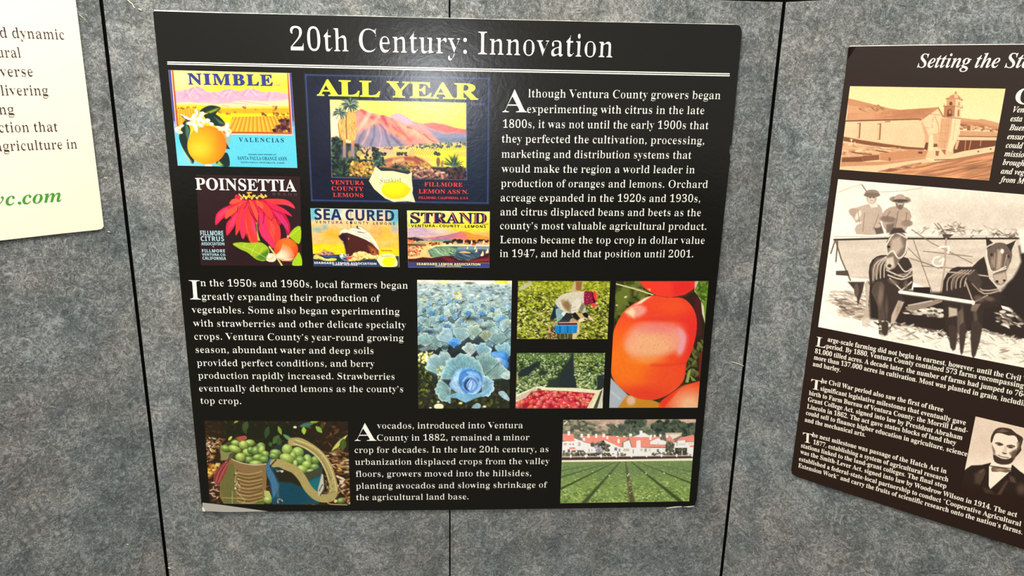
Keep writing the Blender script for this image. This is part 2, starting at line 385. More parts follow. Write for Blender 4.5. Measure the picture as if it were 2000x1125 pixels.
def paint_orange_label():
    p = Pic([(48, 38), (1368, 70), (1432, 1087), (150, 1062)], (320, 130), 5.489)
    p.vgrad([(40, (252, 232, 120)), (160, (253, 240, 60)), (250, (253, 232, 70)), (420, (254, 226, 120))], tilt=.02, warp=60, ws=300)
    p.ell(200, 150, 230, 120, (254, 238, 190), a=.7, soft=180)
    p.poly([(120, 262), (200, 250), (260, 240), (310, 220), (360, 210), (410, 232), (450, 262), (520, 275), (600, 262), (660, 245), (720, 238), (790, 262), (840, 258), (905, 232), (960, 238), (1010, 250), (1060, 275), (1130, 268), (1200, 270), (1340, 290), (1345, 440), (120, 430)], (226, 170, 190))
    p.clip([(120, 262), (200, 250), (260, 240), (310, 220), (360, 210), (410, 232), (450, 262), (520, 275), (600, 262), (660, 245), (720, 238), (790, 262), (840, 258), (905, 232), (960, 238), (1010, 250), (1060, 275), (1130, 268), (1200, 270), (1340, 290), (1345, 440), (120, 430)])
    for (x, y, l, d) in [(360, 215, 160, .5), (310, 225, 140, .9), (300, 240, 150, 2.2), (420, 245, 150, .7), (720, 240, 130, .8), (700, 250, 120, 2.0), (790, 265, 110, .7), (905, 235, 130, .9), (960, 240, 150, .7), (890, 245, 110, 2.1), (1060, 275, 120, .6), (660, 260, 110, 2.3), (1140, 270, 110, 1.9), (540, 280, 120, .6), (230, 260, 120, 1.2)]:
        p.line([(x, y), (x + l * math.cos(d), y + l * math.sin(d) * .8)], 26, (196, 128, 168), .55, soft=26, taper=.6)
        p.line([(x + 22, y + 4), (x + 22 + l * .8 * math.cos(d), y + l * .7 * math.sin(d))], 20, (248, 206, 200), .6, soft=20, taper=.5)
    p.grain(60, 25, .08, 3); p.clip()
    p.poly([(120, 385), (260, 372), (420, 390), (560, 395), (700, 385), (860, 362), (1000, 372), (1150, 372), (1345, 352), (1345, 470), (120, 470)], (250, 214, 160), soft=24)
    p.lines([[(130, 388), (250, 372), (380, 385)], [(520, 400), (640, 390), (760, 392), (900, 405)], [(820, 372), (960, 390), (1120, 410)], [(620, 415), (700, 425), (680, 440)]], 9, (196, 160, 186), .8, 4)
    p.poly([(118, 412), (300, 408), (520, 420), (760, 440), (900, 432), (1345, 425), (1350, 720), (130, 720)], (250, 205, 40), soft=12)
    p.poly([(560, 455), (820, 452), (1345, 448), (1345, 500), (900, 512), (560, 500)], (238, 158, 40), soft=14, a=.8)
    p.poly([(560, 500), (900, 505), (1345, 505), (1345, 545), (740, 545), (690, 630), (560, 600)], (252, 222, 20), soft=16)
    p.poly([(735, 540), (1345, 525), (1352, 705), (690, 700)], (226, 172, 50), soft=6)
    p.clip([(735, 540), (1345, 525), (1352, 705), (690, 700)])
    for k in range(17):
        x0 = 745 + k * 36; p.line([(x0, 535), (x0 + (k - 6.5) * 15, 712)], 8, (182, 92, 30), .75)
        p.line([(x0 + 15, 535), (x0 + 15 + (k - 6) * 15, 712)], 8, (250, 214, 70), .7)
    for k in range(9): p.line([(690, 548 + k * k * 1.2 + k * 10), (1352, 540 + k * k * 1.2 + k * 10)], 4, (150, 120, 30), .5)
    p.clip(); p.poly([(125, 470), (250, 440), (420, 470), (330, 560), (150, 640), (140, 560)], (240, 176, 50), soft=12)
    for k in range(9): p.line([(150 + k * 26, 455 + k), (120 + k * 42, 650)], 7, (196, 108, 34), .6)
    for (x, y, r) in [(600, 488, 16), (688, 500, 22), (765, 487, 14), (985, 460, 10), (1078, 516, 30), (1200, 508, 28), (1270, 508, 22), (1328, 504, 14), (200, 442, 18), (260, 440, 16), (330, 440, 16), (160, 446, 10), (870, 440, 20), (1195, 440, 24), (1185, 466, 14)]:
        p.dabs(7, [(x - r, y - r * .6), (x + r, y - r * .6), (x + r, y + r * .6), (x - r, y + r * .6)], (r * .25, r * .5), (r * .3, r * .6), (0, 3), [(150, 80, 40), (110, 60, 40), (190, 120, 60)], sd=int(x))
    p.dabs(60, [(1185, 640), (1240, 600), (1270, 560), (1340, 560), (1352, 700), (1180, 700)], (8, 20), (14, 34), (0, 3), [(70, 30, 30), (120, 60, 60), (40, 20, 20), (150, 90, 90)], sd=4)
    # frame lines of the label window
    B = (70, 68, 150); R = (176, 74, 40)
    p.poly([(48, 38), (76, 38), (128, 640), (104, 610)], B); p.poly([(80, 40), (86, 40), (140, 640), (130, 640)], (250, 200, 170)); p.poly([(86, 40), (102, 40), (156, 640), (138, 640)], R)
    p.poly([(1322, 70), (1336, 70), (1385, 735), (1355, 700)], R); p.poly([(1336, 70), (1345, 70), (1390, 740), (1378, 740)], (252, 215, 190)); p.poly([(1345, 70), (1370, 70), (1402, 640), (1380, 640)], B)
    p.poly([(640, 696), (1360, 706), (1378, 726), (640, 716)], R); p.poly([(640, 714), (1380, 725), (1384, 738), (640, 728)], (240, 200, 170))
    p.poly([(110, 640), (150, 645), (165, 720), (700, 728), (1388, 738), (1388, 640), (1410, 640), (1440, 1100), (140, 1100)], (92, 200, 222))
    p.poly([(104, 590), (128, 590), (150, 720), (112, 720)], (150, 180, 225), soft=30); p.poly([(1375, 590), (1402, 590), (1412, 720), (1385, 730)], (110, 170, 215), soft=40)
    p.ell(260, 1000, 190, 130, (150, 220, 232), a=.5, soft=150)
    # leaves, fruit and blossom
    D = (24, 44, 40); G = (70, 110, 40)
    for P in [[(385, 485), (430, 440), (510, 415), (610, 440), (570, 490), (545, 525), (470, 500)], [(430, 520), (520, 500), (600, 540), (662, 620), (600, 645), (520, 620), (460, 570)]]: p.poly(P, D, sm=3)
    p.poly([(460, 490), (560, 450), (600, 440), (560, 475), (500, 500)], (150, 170, 40), soft=20); p.poly([(540, 540), (655, 615), (600, 610)], (80, 120, 90), soft=20)
    p.poly([(225, 575), (285, 670), (262, 780), (265, 900), (325, 1000), (300, 1040), (215, 900), (165, 770), (180, 690)], D, sm=3)
    p.poly([(232, 590), (280, 680), (256, 790), (235, 720)], (70, 110, 90), soft=20); p.poly([(190, 860), (250, 950), (310, 1035), (260, 1000)], (190, 200, 150), soft=14)
    p.poly([(170, 515), (230, 570), (250, 600), (330, 560), (260, 540)], (60, 60, 50)); p.line([(180, 515), (290, 560)], 12, (230, 225, 215))
    p.poly([(660, 800), (710, 885), (640, 880)], D); p.poly([(560, 1020), (640, 930), (690, 940), (705, 1068), (600, 1060)], D, sm=3); p.poly([(590, 1010), (640, 1060), (560, 1060)], (150, 190, 90), soft=14)
    p.ball(462, 842, 209, 207, 0, (254, 190, 30), (250, 118, 20), -.45, .1, pw=1.6); p.ell(640, 760, 60, 130, (250, 120, 20), .3, a=.5, soft=80); p.ell(380, 890, 90, 60, (255, 206, 60), a=.6, soft=80)
    W = (252, 246, 232)
    for (x, y, a, b, r) in [(408, 512, 26, 32, .6), (352, 485, 16, 32, -.4), (330, 525, 34, 20, -.5), (320, 560, 30, 24, .4), (380, 565, 30, 38, .9), (425, 590, 30, 22, .9), (470, 580, 28, 24, 0), (512, 616, 26, 18, .4), (290, 612, 50, 20, .1), (330, 600, 18, 60, .1), (345, 660, 20, 50, -.2), (390, 626, 40, 20, .5), (265, 560, 60, 12, .35), (680, 630, 24, 32, .2), (640, 665, 60, 22, -.2), (690, 690, 40, 28, .3), (685, 730, 20, 26, 0), (600, 655, 40, 14, .3), (150, 665, 34, 16, -.3), (165, 700, 40, 18, .3), (190, 640, 30, 14, -.5), (480, 1062, 40, 16, 0)]:
        p.ball(x, y, a, b, r, W, (214, 200, 176), pw=1.8)
    p.ell(700, 690, 16, 10, (240, 190, 70)); p.ell(345, 590, 12, 20, (236, 210, 120)); p.ell(160, 690, 14, 10, (240, 190, 120))
    p.rect(1200, 192, 1254, 208, (170, 165, 130)); p.grain(9, 9, .04, 9)
    return p
def paint_lemon_year_label():
    p = Pic([(12, 20), (1575, 55), (1560, 1116), (72, 1094)], (590, 138), 4.261)
    p.fill((22, 27, 46)); p.grain(200, 200, .25, 2)
    p.ell(1450, 760, 90, 330, (20, 40, 62), a=.8, soft=140)
    for L in ([(30, 36), (82, 1078)], [(30, 36), (1553, 66)], [(1553, 66), (1545, 1102)], [(82, 1078), (1545, 1102)]): p.line(L, 9, (70, 88, 140), .85, soft=10)
    p.rect(1408, 268, 1520, 290, (70, 84, 130), a=.35, k=.01)
    V = [(232, 242), (1364, 268), (1366, 905), (250, 886)]; p.poly([(232, 238), (1372, 264), (1374, 912), (244, 892)], (60, 84, 130)); p.poly(V, (253, 238, 84))
    p.clip(V)
    p.ell(300, 480, 220, 260, (253, 226, 190), a=.95, soft=260); p.ell(900, 260, 500, 90, (254, 244, 100), a=.6, soft=120)
    # mountain range
    p.poly([(740, 370), (800, 352), (850, 372), (920, 420), (1010, 440), (1090, 432), (1180, 446), (1290, 480), (1370, 490), (1370, 620), (740, 620)], (226, 150, 140)); p.poly([(740, 370), (800, 354), (860, 380), (940, 430), (820, 470)], (238, 170, 186), soft=20)
    p.poly([(1010, 440), (1090, 432), (1180, 446), (1290, 480), (1370, 490), (1370, 530), (1200, 520), (1060, 480)], (226, 104, 96), soft=16); p.poly([(1040, 480), (1180, 520), (1370, 520), (1370, 610), (1150, 600)], (140, 140, 168), soft=26)
    p.poly([(1120, 560), (1370, 560), (1370, 604), (1140, 612)], (112, 128, 150), soft=20)
    M = [(440, 345), (490, 318), (560, 345), (650, 368), (690, 370), (760, 400), (900, 470), (1010, 520), (1110, 560), (1150, 590), (1020, 615), (880, 640), (640, 650), (430, 640)]
    p.poly(M, (228, 140, 128)); p.clip(M)
    for (P, c, w) in [([(490, 318), (560, 380), (640, 400)], (196, 70, 70), 30), ([(660, 368), (700, 430), (760, 480), (800, 530)], (180, 56, 70), 34), ([(560, 350), (520, 430), (470, 480)], (246, 190, 160), 40), ([(640, 380), (600, 430), (540, 470)], (248, 176, 140), 36), ([(760, 400), (800, 460), (830, 520), (900, 580)], (216, 96, 76), 30), ([(780, 400), (850, 470), (960, 540), (1050, 590)], (250, 170, 130), 40), ([(880, 470), (960, 500), (1010, 560)], (198, 84, 76), 18), ([(930, 490), (1000, 550), (1100, 590)], (250, 178, 140), 30), ([(1010, 525), (1060, 570), (1120, 600)], (200, 96, 84), 14), ([(470, 400), (450, 480), (450, 560)], (240, 150, 140), 40), ([(720, 420), (760, 500), (860, 560)], (244, 160, 120), 28)]:
        p.line(P, w, c, .8, 4, soft=w * .6)
    p.poly([(430, 500), (480, 520), (560, 470), (620, 450), (680, 500), (740, 530), (800, 560), (880, 620), (880, 650), (430, 650)], (150, 138, 158), soft=44)
    for (P, c, w) in [([(560, 470), (540, 540), (500, 610)], (232, 170, 160), 16), ([(600, 460), (600, 540), (570, 620)], (110, 104, 140), 18), ([(640, 470), (660, 550), (640, 640)], (196, 160, 180), 12), ([(690, 500), (710, 570), (740, 640)], (104, 100, 136), 18), ([(740, 540), (790, 590), (840, 636)], (96, 94, 130), 20), ([(520, 500), (480, 560), (470, 620)], (116, 110, 146), 16), ([(650, 450), (690, 500), (700, 540)], (120, 100, 140), 16)]: p.line(P, w, c, .75, 4, soft=w * .7)
    p.grain(30, 60, .1, 4, rot=.6); p.clip(V)
    # valley
    p.poly([(430, 640), (640, 640), (880, 628), (1150, 600), (1370, 598), (1370, 760), (430, 760)], (240, 200, 110), soft=14); p.poly([(430, 645), (760, 645), (760, 690), (430, 700)], (228, 178, 140), soft=20)
    p.poly([(930, 640), (1370, 640), (1370, 830), (1200, 800), (1050, 720), (930, 700)], (236, 226, 50), soft=20)
    for k in range(12): p.line([(920 + k * 20, 650), (885 + k * 20, 700)], 7, (196, 140, 120), .8)
    for k in range(18): p.line([(1120 + k * 16, 634), (1100 + k * 18, 662)], 6, (150, 150, 90), .8)
    for k in range(8): p.line([(1290 + k * 14, 676), (1270 + k * 16, 712)], 7, (196, 160, 110), .8)
    p.dabs(70, [(880, 616), (1370, 596), (1370, 636), (900, 650)], (6, 16), (5, 10), (0, 3), [(70, 90, 80), (110, 130, 90), (60, 70, 80)], sd=3); p.dabs(30, [(480, 640), (900, 634), (900, 650), (480, 660)], (6, 14), (4, 8), (0, 3), [(90, 80, 90), (120, 120, 80)], sd=5)
    p.poly([(660, 745), (760, 720), (900, 706), (1000, 730), (1080, 790), (1200, 880), (1366, 905), (640, 905)], (196, 130, 86), soft=16)
    for (P, c, w) in [([(860, 730), (930, 740), (990, 790)], (150, 60, 50), 26), ([(760, 760), (840, 740)], (240, 190, 130), 22), ([(940, 720), (1010, 760)], (110, 46, 46), 18), ([(660, 760), (740, 740)], (150, 90, 80), 26)]: p.line(P, w, c, .8, 3, soft=14)
    # dark garden foreground
    p.poly([(245, 560), (290, 545), (340, 600), (470, 610), (500, 680), (450, 740), (600, 740), (640, 800), (900, 830), (1100, 800), (1366, 810), (1366, 910), (245, 900)], (36, 40, 44), soft=18)
    G = [(20, 36, 34), (40, 66, 60), (70, 100, 70), (14, 24, 26)]
    p.dabs(120, [(248, 560), (340, 560), (360, 720), (250, 880)], (8, 26), (5, 12), (0, 3), G, sd=6); p.dabs(120, [(440, 600), (500, 650), (640, 740), (640, 880), (250, 880), (380, 720)], (8, 20), (6, 12), (0, 3), G + [(120, 120, 60)], sd=7)
    Y = [(230, 180, 60), (206, 150, 50), (150, 120, 50), (240, 200, 110), (190, 110, 70), (36, 44, 36)]
    p.dabs(190, [(400, 760), (600, 760), (620, 880), (400, 870)], (6, 18), (5, 11), (0, 3), Y, sd=8)
    p.dabs(150, [(860, 770), (1060, 770), (1100, 890), (900, 840)], (6, 18), (5, 11), (0, 3), Y, sd=9)
    p.dabs(190, [(930, 800), (1200, 840), (1300, 900), (930, 895)], (8, 22), (5, 11), (-.5, 1), [(200, 130, 110), (236, 180, 150), (140, 90, 80), (60, 44, 46), (110, 70, 66)], sd=10)
    p.dabs(120, [(1200, 810), (1366, 800), (1366, 905), (1230, 905)], (8, 24), (6, 14), (0, 3), [(30, 24, 34), (60, 40, 44), (16, 18, 24), (90, 60, 60)], sd=11)
    p.dabs(90, [(580, 680), (650, 680), (700, 780), (600, 800)], (6, 20), (5, 10), (0, 3), G + [(90, 130, 120)], sd=12); p.dabs(60, [(585, 640), (630, 640), (625, 740), (590, 740)], (6, 16), (6, 12), (0, 3), G, sd=13)
    def spikes(x, y, r, n, cols, sd, up=1.0):
        q = np.random.RandomState(sd)
        for k in range(n):
            a = -math.pi * q.uniform(0.02, .98); R = r * q.uniform(.6, 1)
            p.line([(x, y), (x + R * math.cos(a), y + R * math.sin(a) * up)], 10, cols[q.randint(len(cols))], .95, taper=.8)
    spikes(310, 800, 90, 26, G, 1); spikes(1265, 790, 110, 30, G, 2); spikes(785, 810, 66, 18, G, 3); spikes(340, 860, 80, 20, G, 4); spikes(1260, 800, 80, 16, [(40, 70, 70), (90, 120, 100)], 5); spikes(850, 830, 60, 14, [(60, 100, 90), (40, 60, 60)], 6)
    p.ell(1133, 760, 16, 40, (130, 90, 70)); p.ell(1165, 780, 12, 30, (160, 120, 90)); p.ell(475, 690, 22, 26, (196, 170, 90)); p.ell(398, 694, 16, 30, (150, 130, 60)); p.dabs(24, [(640, 684), (700, 684), (700, 706), (640, 706)], (6, 14), (5, 9), (0, 3), G, sd=14); p.dabs(30, [(790, 684), (870, 684), (870, 706), (790, 706)], (6, 14), (5, 9), (0, 3), G, sd=15); p.dabs(20, [(1100, 680), (1150, 670), (1150, 704), (1100, 704)], (6, 12), (5, 9), (0, 3), G, sd=16)
    p.clip()
    # palms
    for (tx, b, w, sk) in [(352, 720, 24, [(302, 420), (352, 392), (372, 470), (370, 560), (330, 575), (312, 540)]), (422, 712, 26, [(368, 350), (440, 345), (456, 480), (440, 575), (380, 575), (366, 480)])]:
        p.rect(tx - w / 2, 560, tx + w / 2, b, (200, 140, 90)); p.rect(tx - w / 2, 640, tx + w / 2, b, (130, 130, 150), soft=60)
        p.poly(sk, (226, 176, 90), sm=3)
        q = np.random.RandomState(int(tx))
        xs = [a for a, _ in sk]
        for k in range(46):
            x = q.uniform(min(xs) + 6, max(xs) - 6); y = q.uniform(400, 560); p.line([(x, y), (x + q.uniform(-6, 6), y + q.uniform(12, 34))], 5, [(250, 206, 130), (180, 120, 60), (240, 180, 100)][q.randint(3)], .8)
    p.line([(366, 380), (368, 480), (372, 570)], 9, (120, 76, 40), .85, 3); p.line([(300, 440), (312, 540), (332, 574)], 7, (150, 100, 50), .8, 3)
    for (x, y, r, n, sd) in [(398, 280, 86, 70, 1), (315, 352, 66, 50, 2)]:
        q = np.random.RandomState(sd + 20)
        for k in range(n):
            a = q.uniform(0, 6.28); R = r * q.uniform(.6, 1.05); e = (x + R * math.cos(a), y + R * math.sin(a) * .85 + 14 * abs(math.cos(a)))
            p.line([(x, y + 6), ((x + e[0]) / 2, (y + e[1]) / 2 - 8), e], 11, [(24, 40, 40), (50, 80, 80), (90, 120, 110), (36, 56, 50), (150, 160, 130)][q.randint(5)], .95, 3, taper=.7)
    # wrapped lemon
    p.poly([(612, 800), (660, 835), (760, 836), (880, 862), (915, 845), (912, 905), (922, 985), (918, 1020), (942, 1095), (870, 1085), (760, 1092), (690, 1062), (600, 985), (556, 918), (575, 880)], (246, 240, 180))
    for (P, c, w) in [([(600, 860), (660, 950)], (214, 206, 140), 14), ([(612, 806), (650, 870), (640, 920)], (250, 246, 200), 20), ([(900, 870), (880, 960), (920, 1060)], (210, 204, 140), 14), ([(570, 920), (650, 980)], (216, 208, 150), 12), ([(700, 1060), (860, 1082)], (214, 206, 150), 14), ([(750, 850), (860, 880)], (236, 228, 165), 20)]: p.line(P, w, c, .7, 3, soft=16)
    p.ball(776, 992, 116, 76, .05, (254, 236, 20), (240, 200, 10), -.2, -.4, pw=1.6)
    p.poly([(872, 960), (908, 985), (880, 1030)], (244, 210, 20), soft=10); p.grain(8, 8, .05, 19)
    return p
def paint_poinsettia_label():
    p = Pic([(48, 35), (1250, 58), (1275, 1090), (100, 1086)], (375, 335), 5.921)
    p.fill((46, 28, 30)); p.grain(200, 200, .12, 2)
    def petal(P, c, v=None):
        p.poly(P, c, sm=3)
    R1, R2, R3, PK, DK = (238, 60, 56), (226, 40, 70), (244, 84, 60), (232, 64, 110), (190, 24, 60)
    p.poly([(560, 325), (700, 330), (860, 325), (1000, 400), (1060, 520), (1000, 640), (900, 640), (780, 600), (640, 640), (520, 560), (430, 500), (470, 400)], (196, 30, 62), sm=3, soft=10)
    petal([(560, 330), (460, 380), (350, 430), (280, 500), (272, 620), (340, 560), (420, 490), (520, 430), (620, 350)], R2); p.poly([(400, 420), (300, 490), (285, 590), (340, 520), (440, 440)], PK, soft=20)
    petal([(600, 345), (480, 410), (400, 460), (385, 550), (460, 500), (560, 420), (640, 350)], R3)
    petal([(610, 350), (540, 420), (470, 520), (400, 600), (400, 740), (460, 680), (510, 600), (560, 500), (640, 370)], R2); p.poly([(540, 450), (440, 590), (415, 690), (480, 620)], PK, soft=16)
    petal([(620, 360), (560, 450), (515, 560), (505, 740), (560, 650), (610, 500), (650, 380)], R1)
    petal([(560, 310), (470, 320), (432, 375), (500, 370), (580, 340)], R3); petal([(510, 268), (560, 290), (580, 330), (500, 310)], R2)
    petal([(640, 370), (570, 520), (550, 660), (590, 785), (640, 660), (660, 500)], (226, 48, 86)); 
    petal([(650, 380), (610, 540), (620, 700), (690, 850), (770, 920), (750, 700), (700, 520), (665, 400)], R1); p.poly([(680, 500), (730, 620), (752, 760), (700, 680)], PK, soft=14); p.poly([(620, 560), (650, 720), (700, 840), (640, 700)], (252, 110, 50), soft=20)
    petal([(660, 335), (700, 450), (760, 580), (765, 500), (740, 420), (690, 340)], R3); petal([(700, 335), (760, 430), (800, 520), (830, 500), (790, 400), (740, 340)], R2)
    petal([(770, 480), (765, 620), (800, 740), (880, 830), (940, 890), (960, 800), (900, 620), (830, 500)], (224, 50, 96)); petal([(850, 500), (900, 560), (960, 540), (1010, 620), (1025, 770), (960, 830), (900, 720), (870, 620)], R1); p.poly([(900, 560), (960, 640), (950, 800), (900, 700)], (240, 80, 70), soft=20)
    petal([(860, 470), (960, 520), (1060, 620), (1110, 770), (1135, 700), (1130, 600), (1060, 470), (960, 400)], DK); p.poly([(920, 440), (1040, 500), (1110, 610), (1120, 700), (1040, 600)], (214, 50, 110), soft=18)
    petal([(800, 340), (880, 400), (930, 480), (930, 560), (860, 500), (800, 420)], R1)
    petal([(860, 350), (980, 390), (1080, 440), (1160, 520), (1040, 470), (940, 430)], (230, 40, 80)); petal([(840, 320), (960, 316), (1080, 325), (1160, 370), (1190, 430), (1100, 390), (980, 380), (880, 350)], R1); p.poly([(1000, 350), (1100, 350), (1180, 420), (1080, 380)], PK, soft=14)
    petal([(740, 330), (790, 350), (830, 400), (800, 430), (750, 380)], (244, 90, 60))
    for P in [[(640, 350), (625, 390), (600, 430)], [(770, 405), (800, 440)], [(830, 470), (830, 560), (820, 600)], [(930, 540), (920, 570)], [(650, 400), (690, 500), (760, 580)], [(970, 530), (1000, 610), (1080, 680)], [(770, 500), (775, 640)], [(535, 400), (520, 470)], [(660, 830), (640, 720)]]: p.line(P, 8, (70, 16, 36), .8, 3)
    for P in [[(640, 420), (650, 600), (700, 780)], [(900, 620), (960, 790)], [(480, 560), (430, 690)], [(330, 480), (290, 570)], [(1000, 480), (1090, 620)], [(960, 345), (1120, 370)], [(540, 520), (520, 680)]]: p.line(P, 4, (160, 20, 50), .6, 3)
    p.line([(745, 590), (760, 700), (775, 800)], 14, (150, 150, 60), .9, 3, taper=.3); p.poly([(750, 690), (790, 800), (760, 800)], (180, 190, 70))
    q = np.random.RandomState(3)
    for k in range(60):
        x = q.uniform(560, 860); y = 320 - abs(math.sin(x * .05)) * 30 - q.uniform(0, 18); p.ell(x, y, q.uniform(6, 12), q.uniform(6, 12), [(240, 200, 80), (200, 150, 50), (250, 226, 130)][q.randint(3)])
    for L in ([(545, 262), (590, 310)], [(655, 250), (665, 300)], [(640, 246), (685, 244)], [(800, 260), (830, 300)]): p.line(L, 14, (236, 196, 80))
    # leaves, orange and blossom
    p.poly([(470, 838), (560, 818), (680, 825), (800, 820), (880, 880), (895, 950), (850, 1030), (780, 1030), (720, 1000), (640, 935), (560, 900)], (160, 190, 40), sm=3); p.poly([(740, 990), (880, 900), (890, 950), (850, 1026), (790, 1026)], (80, 130, 40), soft=30)
    p.lines([[(490, 840), (680, 900), (860, 1000)], [(600, 870), (620, 830)], [(700, 910), (740, 850)], [(780, 950), (820, 880)], [(700, 915), (690, 960)]], 5, (226, 230, 120), .8, 2)
    p.poly([(1120, 740), (1190, 650), (1255, 635), (1262, 760), (1235, 840), (1170, 790)], (160, 196, 30), sm=2); p.poly([(1160, 1050), (1200, 980), (1240, 930), (1278, 1040), (1265, 1090), (1170, 1090)], (166, 206, 40), sm=2); p.line([(1130, 750), (1250, 650)], 5, (210, 230, 90)); p.poly([(1100, 740), (1130, 740), (1120, 770), (1095, 770)], (230, 170, 150))
    p.ball(1087, 905, 140, 136, 0, (244, 120, 40), (216, 50, 24), .1, -.5, pw=1.4)
    for k in range(15):
        a = -2.0 + k * .2 - .2; e = (965 + 215 * math.cos(a * .55 + .1), 975 + 150 * math.sin(a * .55 + .1)); p.line([(975, 975), ((975 + e[0]) / 2 + 8, (975 + e[1]) / 2 + 12), e], 26, (254, 226, 190), .8, 3, taper=.85, soft=10)
    p.poly([(960, 960), (890, 945), (860, 1030), (940, 1045), (975, 1010)], (250, 232, 200), sm=2); p.ball(905, 990, 40, 34, 0, (254, 240, 215), (220, 190, 150))
    p.lines([[(895, 870), (960, 960), (1040, 1085)]], 20, (206, 200, 120), 1, 2); p.line([(970, 980), (1050, 1030), (1160, 1010)], 8, (250, 230, 190)); p.grain(9, 9, .06, 5)
    return p
def paint_ship_label():
    p = Pic([(55, 58), (1595, 85), (1622, 1095), (115, 1082)], (600, 400), 9.0, 1.25)
    p.vgrad([(60, (200, 210, 200)), (250, (246, 206, 150)), (420, (250, 190, 110)), (620, (250, 196, 80)), (720, (250, 200, 60)), (760, (252, 222, 30)), (900, (250, 214, 40))], tilt=.02, warp=120, ws=260)
    for (x, y, a, b, c) in [(90, 150, 120, 130, (90, 180, 200)), (1540, 200, 90, 180, (80, 170, 196)), (480, 170, 130, 120, (160, 200, 200)), (1150, 130, 150, 80, (170, 206, 206)), (230, 130, 60, 70, (246, 226, 200)), (170, 440, 80, 50, (120, 180, 186)), (320, 390, 60, 44, (120, 176, 186)), (1180, 190, 90, 60, (150, 190, 190)), (1540, 440, 60, 60, (180, 180, 190)), (700, 180, 110, 100, (254, 220, 190)), (960, 200, 120, 80, (254, 214, 180))]: p.ell(x, y, a, b, c, a=.85, soft=70)
    for (x, y, a, b, c) in [(450, 560, 120, 150, (246, 176, 40)), (380, 640, 150, 60, (250, 200, 110)), (1360, 520, 130, 160, (252, 196, 60)), (1220, 480, 120, 120, (250, 170, 90)), (150, 600, 90, 90, (252, 200, 150)), (1300, 680, 160, 60, (250, 190, 120)), (560, 330, 160, 60, (252, 190, 140))]: p.ell(x, y, a, b, c, a=.7, soft=90)
    p.grain(120, 60, .09, 6); p.rect(100, 700, 640, 790, (250, 222, 20), soft=70, a=.8)
    for x in (175, 205, 1180, 1440): p.line([(x, 420), (x + 15, 830)], 4, (214, 150, 110), .6)
    p.line([(765, 120), (770, 480)], 9, (120, 70, 60), .9); p.line([(730, 172), (815, 176)], 6, (200, 110, 80), .8); p.ell(770, 314, 16, 16, (20, 20, 60))
    # hull and decks
    p.poly([(560, 545), (590, 460), (660, 425), (740, 450), (760, 412), (860, 406), (870, 360), (900, 362), (1080, 480), (1200, 640), (1262, 770), (1260, 830), (1150, 700), (900, 560), (700, 490)], (244, 238, 214))
    p.lines([[(790, 440), (1000, 500), (1120, 600)], [(770, 408), (870, 412), (930, 430)], [(870, 365), (960, 400), (1080, 485)], [(880, 480), (960, 490), (1050, 485)], [(820, 500), (950, 530), (1080, 600), (1190, 700)]], 6, (150, 130, 110), .8, 3); p.poly([(868, 362), (895, 366), (900, 415), (860, 408)], (110, 80, 60)); p.poly([(880, 405), (940, 425), (890, 428)], (50, 40, 40)); p.poly([(800, 440), (900, 450), (890, 480), (800, 470)], (220, 214, 196)); p.line([(890, 478), (990, 490)], 9, (70, 50, 50))
    p.poly([(556, 550), (620, 500), (700, 488), (900, 560), (1040, 620), (1150, 690), (1250, 800), (1262, 900), (1180, 900), (690, 940), (680, 800), (640, 660), (590, 610)], (76, 34, 30)); p.poly([(556, 550), (620, 500), (680, 520), (700, 700), (690, 900), (660, 700), (600, 610)], (44, 26, 36), soft=50)
    p.poly([(1080, 720), (1200, 780), (1262, 900), (1150, 900)], (190, 100, 50), soft=70); p.poly([(1100, 650), (1200, 750), (1262, 850), (1255, 800), (1150, 690)], (150, 76, 44), soft=20)
    p.poly([(580, 600), (640, 650), (625, 660)], (210, 190, 180)); p.ell(730, 597, 8, 18, (214, 150, 140)); p.ell(722, 878, 8, 16, (230, 190, 190)); p.ell(1160, 830, 14, 22, (90, 40, 30))
    p.poly([(690, 908), (830, 904), (830, 990), (700, 990)], (236, 76, 50)); p.line([(690, 906), (800, 906)], 9, (246, 220, 200))
    # sea
    p.poly([(100, 860), (240, 850), (420, 880), (690, 870), (696, 990), (800, 990), (820, 980), (1260, 930), (1620, 900), (1622, 1095), (115, 1085)], (34, 50, 62), soft=8)
    p.poly([(225, 870), (420, 890), (560, 900), (500, 925), (330, 925)], (60, 86, 140)); p.dabs(26, [(540, 880), (690, 850), (690, 990), (600, 960)], (10, 30), (6, 14), (0, 1.5), [(190, 220, 226), (240, 246, 240), (110, 150, 180)], sd=2)
    for P in [[(110, 930), (150, 870), (240, 905), (330, 955), (430, 935), (520, 950), (480, 985), (320, 985), (200, 950)], [(110, 945), (200, 960), (110, 925)]]: p.poly(P, (210, 200, 60), sm=3)
    p.lines([[(120, 940), (240, 930), (330, 975), (420, 980)], [(260, 920), (330, 950), (500, 960)], [(120, 900), (200, 905)]], 10, (246, 240, 190), .9, 3)
    for (x, y, r) in [(860, 880, 60), (930, 860, 60), (1010, 880, 66), (900, 940, 60), (1080, 900, 60), (990, 850, 40), (1140, 920, 50), (1200, 920, 44), (820, 960, 50), (760, 980, 36), (1240, 900, 30)]: p.ball(x, y, r, r * .75, 0, (250, 240, 170), (226, 190, 90), -.2, -.5, soft=12)
    p.dabs(24, [(800, 840), (1200, 880), (1100, 950), (780, 990)], (14, 34), (8, 16), (0, 3), [(250, 246, 210), (220, 180, 90), (246, 230, 150)], sd=3)
    p.dabs(16, [(940, 950), (1240, 940), (1240, 1000), (940, 1000)], (16, 40), (6, 14), (-.3, .4), [(36, 50, 60), (60, 80, 90), (200, 190, 110)], sd=4)
